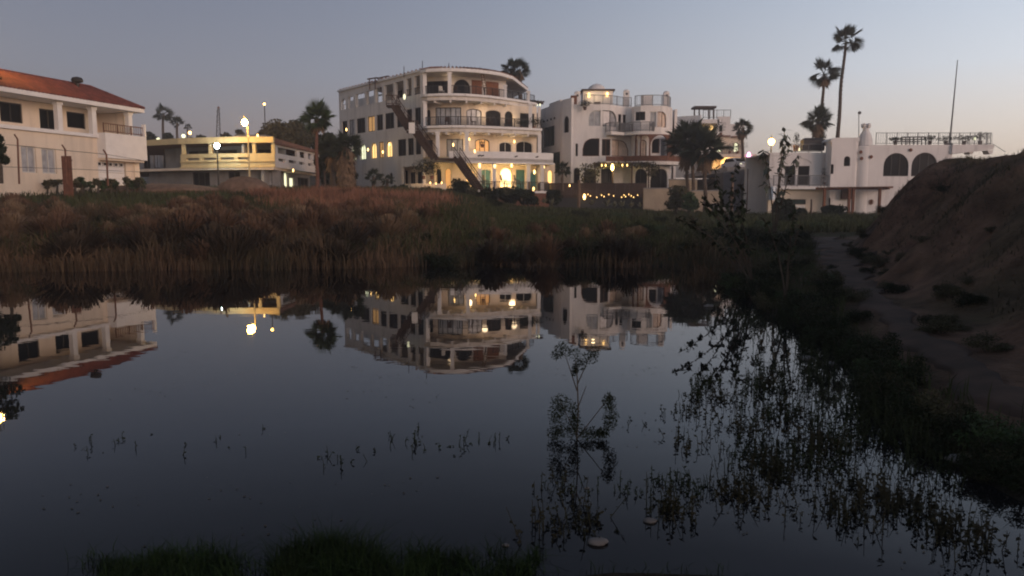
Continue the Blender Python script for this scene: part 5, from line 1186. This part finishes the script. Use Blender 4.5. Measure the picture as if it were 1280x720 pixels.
leaf_mesh('foliage', 3200, [(-.12, 0, .30), (-.15, 0, .20), (-.03, 0, .10), (-.16, 0, .07), (.25, .02, .30), (.26, 0, .18), (.1, 0, .06), (-.02, 0, .20), (.2, 0, .07)], [(.10, .06, .08), (.08, .06, .1), (.12, .08, .08), (.08, .06, .06), (.06, .05, .09), (.07, .05, .1), (.1, .06, .06), (.05, .05, .12), (.06, .05, .05)], .02, M_leafd, asp=.4).parent = sp
mb = MB(); 
for a, b in (((0, 0, .05), (-.14, 0, .34)), ((0, 0, .02), (.26, .02, .36)), ((0, 0, .25), (.07, 0, .44)), ((0, 0, .4), (-.1, 0, .7)), ((0, 0, .45), (.1, 0, .68))): mb.tube([a, b], [.005, .002], 4, False)
mb.build('branches', M_twig).parent = sp
for o in [o for o in bpy.data.objects if o.name.startswith('sapling') and o is not sp]:
    for c_ in list(o.children): bpy.data.objects.remove(c_)
    bpy.data.objects.remove(o)
sp.name = 'sapling'
# ================================================================== MASS VEGETATION (numpy)
def blades(name, xy, hmin, hmax, wdt, m, lean=.25, curl=.5, zfun=None, sink=.03, tuft=0):
    n = len(xy); z = (ground(xy[:, 0], xy[:, 1]) if zfun is None else zfun(xy)) - sink
    h = rng.uniform(hmin, hmax, n) * (1 + tuft * np.clip(wob(xy[:, 0] * 1.7, xy[:, 1] * 1.7), -1, 1)); az = rng.uniform(0, 2 * pi, n); ln = rng.normal(0, lean, n) * h
    dx, dy = np.cos(az) * ln, np.sin(az) * ln; wa = rng.uniform(0, pi, n); wx, wy = np.cos(wa) * wdt * .5, np.sin(wa) * wdt * .5
    b = np.column_stack([xy, z]); V = np.zeros((n, 5, 3))
    V[:, 0] = b + np.column_stack([-wx, -wy, 0 * wx]); V[:, 1] = b + np.column_stack([wx, wy, 0 * wx])
    mid = b + np.column_stack([dx * .35, dy * .35, h * .6]); V[:, 2] = mid + np.column_stack([wx, wy, 0 * wx]) * .8; V[:, 3] = mid - np.column_stack([wx, wy, 0 * wx]) * .8
    V[:, 4] = b + np.column_stack([dx * (1 + curl), dy * (1 + curl), h * (1 - .25 * np.minimum(1, np.abs(ln / h)))])
    i = np.arange(n)[:, None] * 5
    Fc = np.concatenate([i + [0, 1, 2], i + [0, 2, 3], i + [3, 2, 4]], 0)
    o = npmesh(name, V.reshape(-1, 3), Fc, m); o['kind'] = 'stuff'; return o
def scatter(n, x0, x1, y0, y1, cond=None, clump=0, crad=.4):
    if clump:
        c = np.column_stack([rng.uniform(x0, x1, clump), rng.uniform(y0, y1, clump)]); k = rng.integers(0, clump, n)
        xy = c[k] + rng.normal(0, crad, (n, 2))
    else: xy = np.column_stack([rng.uniform(x0, x1, n), rng.uniform(y0, y1, n)])
    if cond is not None: xy = xy[cond(xy[:, 0], xy[:, 1], pond_dist(xy[:, 0], xy[:, 1]))]
    return xy
def grassm(name, c1, c2, sc=.6):
    m = mat(name, c1, .85, .1, sc, col2=c2, spec=.1); return m
Gb = grassm('dry_brown_grass', (.17, .105, .062), (.07, .055, .032), .45)
Gd = grassm('dark_brown_reed', (.12, .075, .045), (.055, .045, .025), .7)
Gg = grassm('green_grass', (.06, .072, .028), (.045, .042, .02), .35)
Gt = grassm('tan_grass', (.18, .13, .075), (.07, .07, .035), .4)
infov = lambda x, y: np.abs(x) < y * .80 + 2
onpath = lambda x, y: np.abs(x - np.interp(y, [2, 4, 6, 9, 13, 18, 24, 30], [4.1, 4.1, 4.15, 4.95, 6.3, 8.1, 11.0, 12.5])) < np.interp(y, [2, 8, 14, 24, 30], [.18, .2, .28, 1.0, .5])
# reeds along the far shore, standing in the shallow edge and up the bank
xy = scatter(80000, -30, -3, 17, 35, lambda x, y, d: (d > -.6) & (d < 12) & (rng.random(len(x)) < .25 + .75 * (wob(x * .9, y * .9) > -.15)) & infov(x, y) & (y > 14) & ~((x > -4) & (d > 7)), 1500, .5)
blades('dry_reeds', xy, .25, .8, .028, Gb, .3, tuft=.7)
xy = scatter(38000, -30, 6, 16, 32, lambda x, y, d: (d > -.6 - 1.2 * np.clip(wob(x * .8, y * .8), 0, 1)) & (d < 2.8) & infov(x, y) & (y > 13), 700, .4)
blades('dark_reeds', xy, .2, .62, .028, Gd, .32, tuft=.8)
xy = scatter(42000, -14, 6, 20, 42, lambda x, y, d: (d > 1) & (d < 20) & infov(x, y), 800, .6)
blades('brown_bank_grass', xy, .2, .55, .035, Gt, .35, tuft=.5)
xy = scatter(26000, -18, -3, 32, 50, lambda x, y, d: (d > 8) & (x / y + .05 * wob(x * .7, y * .7) > -.32) & (x / y + .10 * wob(x * .8, y * .5) + .03 * rng.normal(size=len(x)) < -.10) & (wob(x * .5, y * .5) > -.3), 260, .7)
blades('feathery_pink_grass', xy, .3, .85, .045, mat('pinkish_dry_grass', (.30, .145, .09), .9, .1, .5, col2=(.18, .09, .055), spec=.1), .2)
xy = scatter(60000, -45, 30, 34, 66, lambda x, y, d: (d > 8) & infov(x, y) & ~onpath(x, y))
blades('field_grass', xy, .15, .5, .06, Gg, .3)
xy = scatter(60000, 3, 15, 2.5, 30, lambda x, y, d: (d > .1) & infov(x, y) & ~onpath(x, y) & (x < np.interp(y, TOEY, TOEX) - 1.0 + .4 * wob(x, y)), 900, .3)
blades('right_bank_grass', xy, .08, .32, .014, Gg, .45, tuft=.6)
xy = scatter(90000, 5, 30, 3, 34, lambda x, y, d: (x > np.interp(y, TOEY, TOEX) + .6) & infov(x, y) & ~onpath(x, y) & (wob(x * 1.3, y * 1.3) > -.2), 2200, .3)
blades('slope_grass', xy, .04, .16, .018, grassm('slope_dry_grass', (.12, .09, .06), (.06, .06, .035), .5), .45)
xy = scatter(70000, -30, 6, 18, 42, lambda x, y, d: (d > 1.0) & (d < 20) & infov(x, y) & ((wob(x * .5 + 3, y * .5) > .0) | (x > -4)), 1100, .5)
blades('olive_bank_grass', xy, .25, .75, .03, grassm('olive_grass', (.075, .085, .032), (.045, .05, .02), .5), .35, tuft=.7)
# foreground tufts at the bottom edge
def fg_cond(x, y, d): return (d > -.35) & (y > 2.8)
r_ = random.Random(5); tufts = []
for k in range(105):
    px = r_.choice([r_.uniform(120, 300), r_.uniform(350, 475), r_.uniform(465, 670)]); D_ = r_.uniform(3.3, 3.62) + (.06 if 200 < px < 260 else 0)
    q = P(px, 600, D_); nn = r_.randint(40, 170); rd = r_.uniform(.02, .06); tufts.append(np.column_stack([rng.normal(q.x, rd, nn), rng.normal(D_, rd * .8, nn)]))
xy = np.concatenate(tufts); blades('foreground_grass', xy, .03, .17, .0055, grassm('fresh_green_grass', (.022, .042, .012), (.015, .025, .009), 4), .45, zfun=lambda q: np.maximum(ground(q[:, 0], q[:, 1]), -.03), tuft=.8)
xy = scatter(5000, -3, 3.4, 2.6, 3.9, lambda x, y, d: d > -.02); blades('near_bank_grass', xy, .02, .09, .005, MATS['fresh_green_grass'], .5)
# emergent weeds in the right-hand shallows
def weeds(name, xy, hmin, hmax, m, ls=.017, nl=10):
    n = len(xy); h = rng.uniform(hmin, hmax, n); az = rng.uniform(0, 6.28, n); ln = rng.normal(0, .35, n) * h
    h = h * rng.choice([.5, 1, 1, 1.3], n)
    base = np.column_stack([xy, np.full(n, -.03)]); tip = base + np.column_stack([np.cos(az) * ln, np.sin(az) * ln, h])
    w_ = .0035; V = [np.stack([base + [w_, 0, 0], base - [w_, 0, 0], tip - [w_ * .4, 0, 0], tip + [w_ * .4, 0, 0]], 1)]
    for k in range(nl):
        f = rng.uniform(.15, 1, n)[:, None]; p = base + (tip - base) * f; a = rng.normal(size=(n, 3)); a[:, 2] *= .7; a /= np.linalg.norm(a, axis=1)[:, None]
        b = np.cross(a, rng.normal(size=(n, 3))); b /= np.linalg.norm(b, axis=1)[:, None]; s_ = ls * rng.choice([.3, .6, 1.0, 1.7], n)[:, None]
        V.append(np.stack([p, p + a * s_ * .5 + b * s_ * .3, p + a * s_, p + a * s_ * .5 - b * s_ * .3], 1))
    V = np.concatenate(V, 0).reshape(-1, 3); o = npmesh(name, V, np.arange(len(V)).reshape(-1, 4), m); o['kind'] = 'stuff'; return o
def near_right(x, y, d): return (d < .1) & (d > -1.1 * np.clip((y - 3) / 4, .3, 1)) & (x > 1.6) & (y < 12) & (rng.random(len(x)) < np.exp(d * 2.2))
xy = scatter(8500, 1.6, 4.8, 4.3, 12, near_right, 130, .10); weeds('shore_water_weeds', xy, .06, .32, M_leafd)
xy = scatter(420, 1.7, 3.4, 4.6, 8, lambda x, y, d: (d < -.2), 22, .09); weeds('scattered_water_weeds', xy, .04, .2, M_leafd, .02, 8)
xy = np.concatenate([np.column_stack([rng.normal(c[0], c[2], c[3]), rng.normal(c[1], c[2], c[3])]) for c in
     ((-.78, 5.45, .12, 26), (-.4, 5.4, .1, 18), (-1.25, 5.1, .1, 14), (-.15, 5.5, .06, 8), (.75, 4.5, .08, 30), (.38, 4.5, .08, 20), (1.1, 4.6, .1, 100), (1.75, 5.1, .13, 170), (1.95, 5.3, .12, 120), (-3.1, 5.4, .12, 14), (1.0, 5.9, .08, 7), (1.35, 6.2, .1, 10), (-2.2, 5.4, .2, 10))])
more = []
for x_, y_, rd, nn in ((925, 618, .10, 110), (965, 590, .09, 110), (1045, 640, .12, 100), (1095, 620, .12, 110), (1150, 640, .12, 90), (1195, 670, .10, 130), (860, 515, .10, 30), (905, 500, .12, 50), (960, 480, .15, 80), (990, 520, .15, 90), (930, 540, .12, 60), (1020, 560, .14, 110), (840, 640, .06, 60), (690, 660, .07, 26), (740, 655, .08, 40), (700, 610, .07, 20), (870, 560, .1, 24)):
    D_ = CH / -ray(x_, y_)[1]; q = P(x_, y_, D_); more.append(np.column_stack([rng.normal(q.x, rd, nn), rng.normal(q.y, rd * 1.3, nn)]))
weeds('clumped_water_weeds', np.concatenate(more), .03, .17, mat('brownish_water_weed', (.04, .035, .02), .85, .3, 2.5, col2=(.02, .022, .011), spec=.1), .018, 11)
weeds('midwater_weeds', xy, .02, .10, M_leafd, .014, 9)
# ---- individual shrubs on the right bank and the centre bank
proto = []
for k in range(5):
    r = random.Random(100 + k); cs = [(r.uniform(-.35, .35), r.uniform(-.35, .35), r.uniform(.15, .6)) for _ in range(9)]; rs = [(r.uniform(.15, .32),) * 2 + (r.uniform(.12, .28),) for _ in cs]
    lo = leaf_mesh('foliage', 2600, cs, rs, .055, [M_leafd, M_leafb, M_leafd, M_leafg, M_leafb][k], asp=.4)
    mb = MB()
    for c_ in cs: mb.tube([(0, 0, 0), (c_[0] * .5, c_[1] * .5, c_[2] * .7), (c_[0] * 1.1, c_[1] * 1.1, c_[2] + .2)], [.012, .008, .003], 4, False)
    so_ = mb.build('stems', M_twig); proto.append((lo.data, so_.data)); bpy.data.objects.remove(lo); bpy.data.objects.remove(so_)
def shrub(x, y, s, k, label, group, sz=1.0):
    t = empty('shrub', (x, y, G(x, y) - .05), label, 'shrub', group); t.scale = (s, s, s * sz); t.rotation_euler = (0, 0, random.uniform(0, 6.28))
    for nm, d in zip(('foliage', 'stems'), proto[k]): o = bpy.data.objects.new(nm, d); C.objects.link(o); o.parent = t
    return t
cnt = 0
for i in range(62):      # dark mass along the right shore
    y = 4.6 + 14 * (i / 61) ** 1.25; shx = float(np.interp(y, [3.6, 4.3, 5, 6, 7, 8.5, 10, 12, 14, 16, 18.3, 20], [3.1, 3.1, 2.98, 3.1, 3.45, 3.9, 4.15, 4.2, 4.5, 4.7, 5.2, 5.5])); pxx = float(np.interp(y, [2, 4, 6, 9, 13, 18, 24], [4.1, 4.1, 4.15, 4.95, 6.3, 8.1, 11.0])) - .6
    x = random.uniform(shx + .05, max(shx + .15, pxx)); s = random.uniform(.35, .6) * (.75 + y * .035)
    shrub(x, y, s, [0, 2, 1, 0, 3, 2][i % 6], 'low dark shrub between right shore and path, ' + ('near third' if y < 7 else 'middle third' if y < 11.5 else 'far third') + ' of the strip', 'shrubs between the right shore and the path', .8)
for i in range(20):
    y = 9.0 + 11 * (i / 19) ** 1.1; x = float(np.interp(y, TOEY, TOEX)) + random.uniform(-.25, .5)
    if i % 3 == 0: x -= 1.1
    shrub(x, y, random.uniform(.28, .5) * (.75 + y * .03), [1, 0, 4, 2][i % 4], 'small dark shrub along the dirt path, ' + ('on its nearer half' if y < 14 else 'on its farther half'), 'small shrubs along the dirt path', .7)
for i in range(40):      # far right corner of the pond, brownish
    y = random.uniform(22.5, 31); x = random.uniform(1.5, 9.5) * y / 24
    shrub(x, y, random.uniform(.8, 1.35), [1, 4, 0, 1, 2][i % 5], 'brownish dark shrub on the bank beyond the right corner of the pond', 'brownish shrubs beyond the right corner of the pond', .75)
def brush_mesh(seed):
    g = np.random.default_rng(seed); n = 620; az = g.uniform(0, 2 * pi, n); sp_ = g.uniform(.05, .75, n); h = g.uniform(.35, 1.0, n) * (1.1 - .5 * sp_); b0 = np.column_stack([g.normal(0, .08, n), g.normal(0, .08, n), 0 * az])
    o = np.column_stack([np.cos(az), np.sin(az), 0 * az]); m1 = b0 + o * (sp_ * .35)[:, None] + np.column_stack([0 * h, 0 * h, h * .55]); tp = b0 + o * sp_[:, None] * 1.05 + np.column_stack([0 * h, 0 * h, h]); s_ = np.column_stack([-np.sin(az), np.cos(az), 0 * az]) * .011
    V = np.stack([b0 - s_ * .6, b0 + s_ * .6, m1 + s_, m1 - s_, tp + s_ * 1.6, tp - s_ * 1.6], 1).reshape(-1, 3); i = np.arange(n)[:, None] * 6
    return V, np.concatenate([i + [0, 1, 2, 3], i + [3, 2, 4, 5]], 0)
bp_ = []
for q, m_ in enumerate((mat('brown_brush', (.19, .11, .07), .9, .1, .8, col2=(.10, .065, .042), spec=.1), mat('straw_brush', (.27, .19, .115), .9, .1, .8, col2=(.15, .10, .065), spec=.1), mat('dark_brush', (.085, .06, .04), .9, .1, .8, col2=(.045, .036, .025), spec=.1))):
    for e in range(2): V_, F_ = brush_mesh(q * 2 + e); o = npmesh('brush', V_, F_, m_); bp_.append(o.data); bpy.data.objects.remove(o)
for i in range(230):
    y = random.uniform(19.6, 36); x = random.uniform(-.78, .18) * y; dd = float(pond_dist(np.array([x]), np.array([y]))[0])
    if dd < -.3: continue
    s = random.uniform(.55, 1.25) * (1 if y < 27 else .8) * (.75 if x > -3 else 1); k = random.choice([4, 5, 0, 1, 5, 4]) if dd < 3 else random.choice([0, 1, 2, 3, 0])
    o = bpy.data.objects.new('dry_brush', bp_[k]); C.objects.link(o); o.location = (x, y, max(G(x, y), -.05) - .03); o.scale = (s, s, s * random.uniform(.8, 1.2)); o.rotation_euler = (random.uniform(-.15, .15), random.uniform(-.15, .15), random.uniform(0, 6.28))
    tag(o, ('feathery %s brush clump ' % ('brown', 'straw coloured', 'dark')[k // 2]) + ('on the bank below the cream house' if x / y < -.5 else 'on the bank below the yellow pavilion' if x / y < -.27 else 'on the bank below the hotel wing' if x / y < -.1 else 'on the low bank below the hotel terrace'), 'bush', 'dry brush clumps on the far bank')
for i in range(24):
    x = -8 + i * 8.2 + random.uniform(-3, 3); y_ = 47 + random.uniform(-1, 3); tree(x, 223 + random.uniform(-3, 4), 236, y_, random.uniform(10, 22), 'small green hedge bush in the row at the foot of the cream house', M_leafg if i % 2 else M_leafb, 450, 7, 700 + i, .16, name='hedge_bush', cat='bush', group='hedge bushes at the foot of the cream house', low=.2)
for i in range(70):
    y = random.uniform(21.5, 28); x = random.uniform(-22, 3.5)
    shrub(x, y, random.uniform(.6, 1.15), [4, 1, 2, 4, 0][i % 5], 'low shrub among the far reeds ' + ('below the cream house' if x / y < -.5 else 'below the yellow pavilion' if x / y < -.27 else 'below the hotel wing' if x / y < -.1 else 'below the hotel terrace'), 'shrubs among the far reeds', .8)
for i in range(26):
    y = random.uniform(7, 30); x = float(np.interp(y, TOEY, TOEX)) + random.uniform(-.2, 2.6)
    shrub(x, y, random.uniform(.3, .7), [1, 4, 0][i % 3], 'low scrubby bush on the foot of the brown slope, ' + ('near the camera' if y < 13 else 'halfway along' if y < 21 else 'at the far end'), 'bushes on the brown slope', .6)
for i in range(34):
    y = random.uniform(30, 58); x = random.uniform(-.62, .42) * y
    shrub(x, y, random.uniform(.8, 1.5), [3, 1, 2, 3, 4][i % 5], 'scrub bush in the field before ' + ('the cream house' if x / y < -.5 else 'the yellow pavilion' if x / y < -.27 else 'the hotel' if x / y < .05 else 'the white house' if x / y < .22 else 'the villa'), 'scrub bushes in the field before the buildings', .7)
# big brown boulder/rubble mounds
def mound(x, y, D, rx, rz_, label, m=M_rockb, name='earth_mound', cat='mound', flat=.6):
    p = P(x, y, D); z = G(p.x, D); o = MB().ball((p.x, D, z), rx, 1, .7, rz_ / rx, 22, 14, .07).build(name, m, None, True); tag(o, label, cat); return o
mound(305, 228, 52, 1.9, 1.1, 'pinkish brown earth mound at the foot of the street lamp')
mound(205, 228, 52, 4.4, .55, 'long flat tan earth mound left of the street lamp mound')
mound(930, 300, 26, .35, .2, 'pale rounded rock half buried in the green bank')
# stones on the shore
for i, (x, y, D, r, lb) in enumerate(((747, 704, 3.78, .036, 'pale flat stone nearest the camera on the muddy shore'), (812, 675, 4.05, .027, 'pale rounded stone at the water edge right of the flat one'), (733, 633, 4.55, .012, 'tiny white pebble in the shallow water'), (632, 699, 3.75, .014, 'small white pebble among the foreground grass'),
                          (1040, 453, 8.2, .055, 'long pale stone on the right shore among the dark shrubs'), (1008, 452, 8.5, .06, 'brownish stone at the right water edge'), (1200, 541, 5.0, .06, 'flat grey stone beside the dirt path'), (886, 384, 13, .06, 'small bright stone at the far right shore'))):
    p = P(x, y, D); z = max(G(p.x, D), 0) + r * .25; a = P(x, y, D)
    o = MB().ball((p.x, D, z), r, 1.5, 1.0, .55, 12, 8, .1).build('stone', M_rock, None, True); tag(o, lb, 'stone')

n = 2600; c = np.column_stack([rng.uniform(-5, 4.5, 90), rng.uniform(3.6, 12, 90)]); k = rng.integers(0, 90, n); xy = c[k] + rng.normal(0, .16, (n, 2)); d = pond_dist(xy[:, 0], xy[:, 1]); xy = xy[(d < -.03) & ((rng.random(n) < .35) | (xy[:, 0] > 1.2))]
n = len(xy); a = rng.uniform(0, 6.28, n); s_ = rng.uniform(.004, .014, n); p = np.column_stack([xy, np.full(n, .004)]); u = np.column_stack([np.cos(a) * s_, np.sin(a) * s_, 0 * a]); v = np.column_stack([-np.sin(a) * s_ * .6, np.cos(a) * s_ * .6, 0 * a])
o = npmesh('floating_debris', np.stack([p - u, p + v, p + u, p - v], 1).reshape(-1, 3), np.arange(n * 4).reshape(-1, 4), mat('rotting_leaf_bits', (.10, .08, .05), .8, .3, 20)); o['kind'] = 'stuff'

# evening haze over the whole place
hz = bpy.data.materials.new('haze'); hz.use_nodes = True; t = hz.node_tree; t.nodes.clear(); o_ = t.nodes.new('ShaderNodeOutputMaterial'); v_ = t.nodes.new('ShaderNodeVolumePrincipled')
v_.inputs['Color'].default_value = (.9, .86, .86, 1); v_.inputs['Density'].default_value = .0016; v_.inputs['Anisotropy'].default_value = .3
t.links.new(v_.outputs[0], o_.inputs['Volume'])
MB().box(-220, 220, -30, 420, -1.8, 26).build('haze', hz)['kind'] = 'stuff'
S.cycles.volume_step_rate = 8; S.cycles.volume_bounces = 0
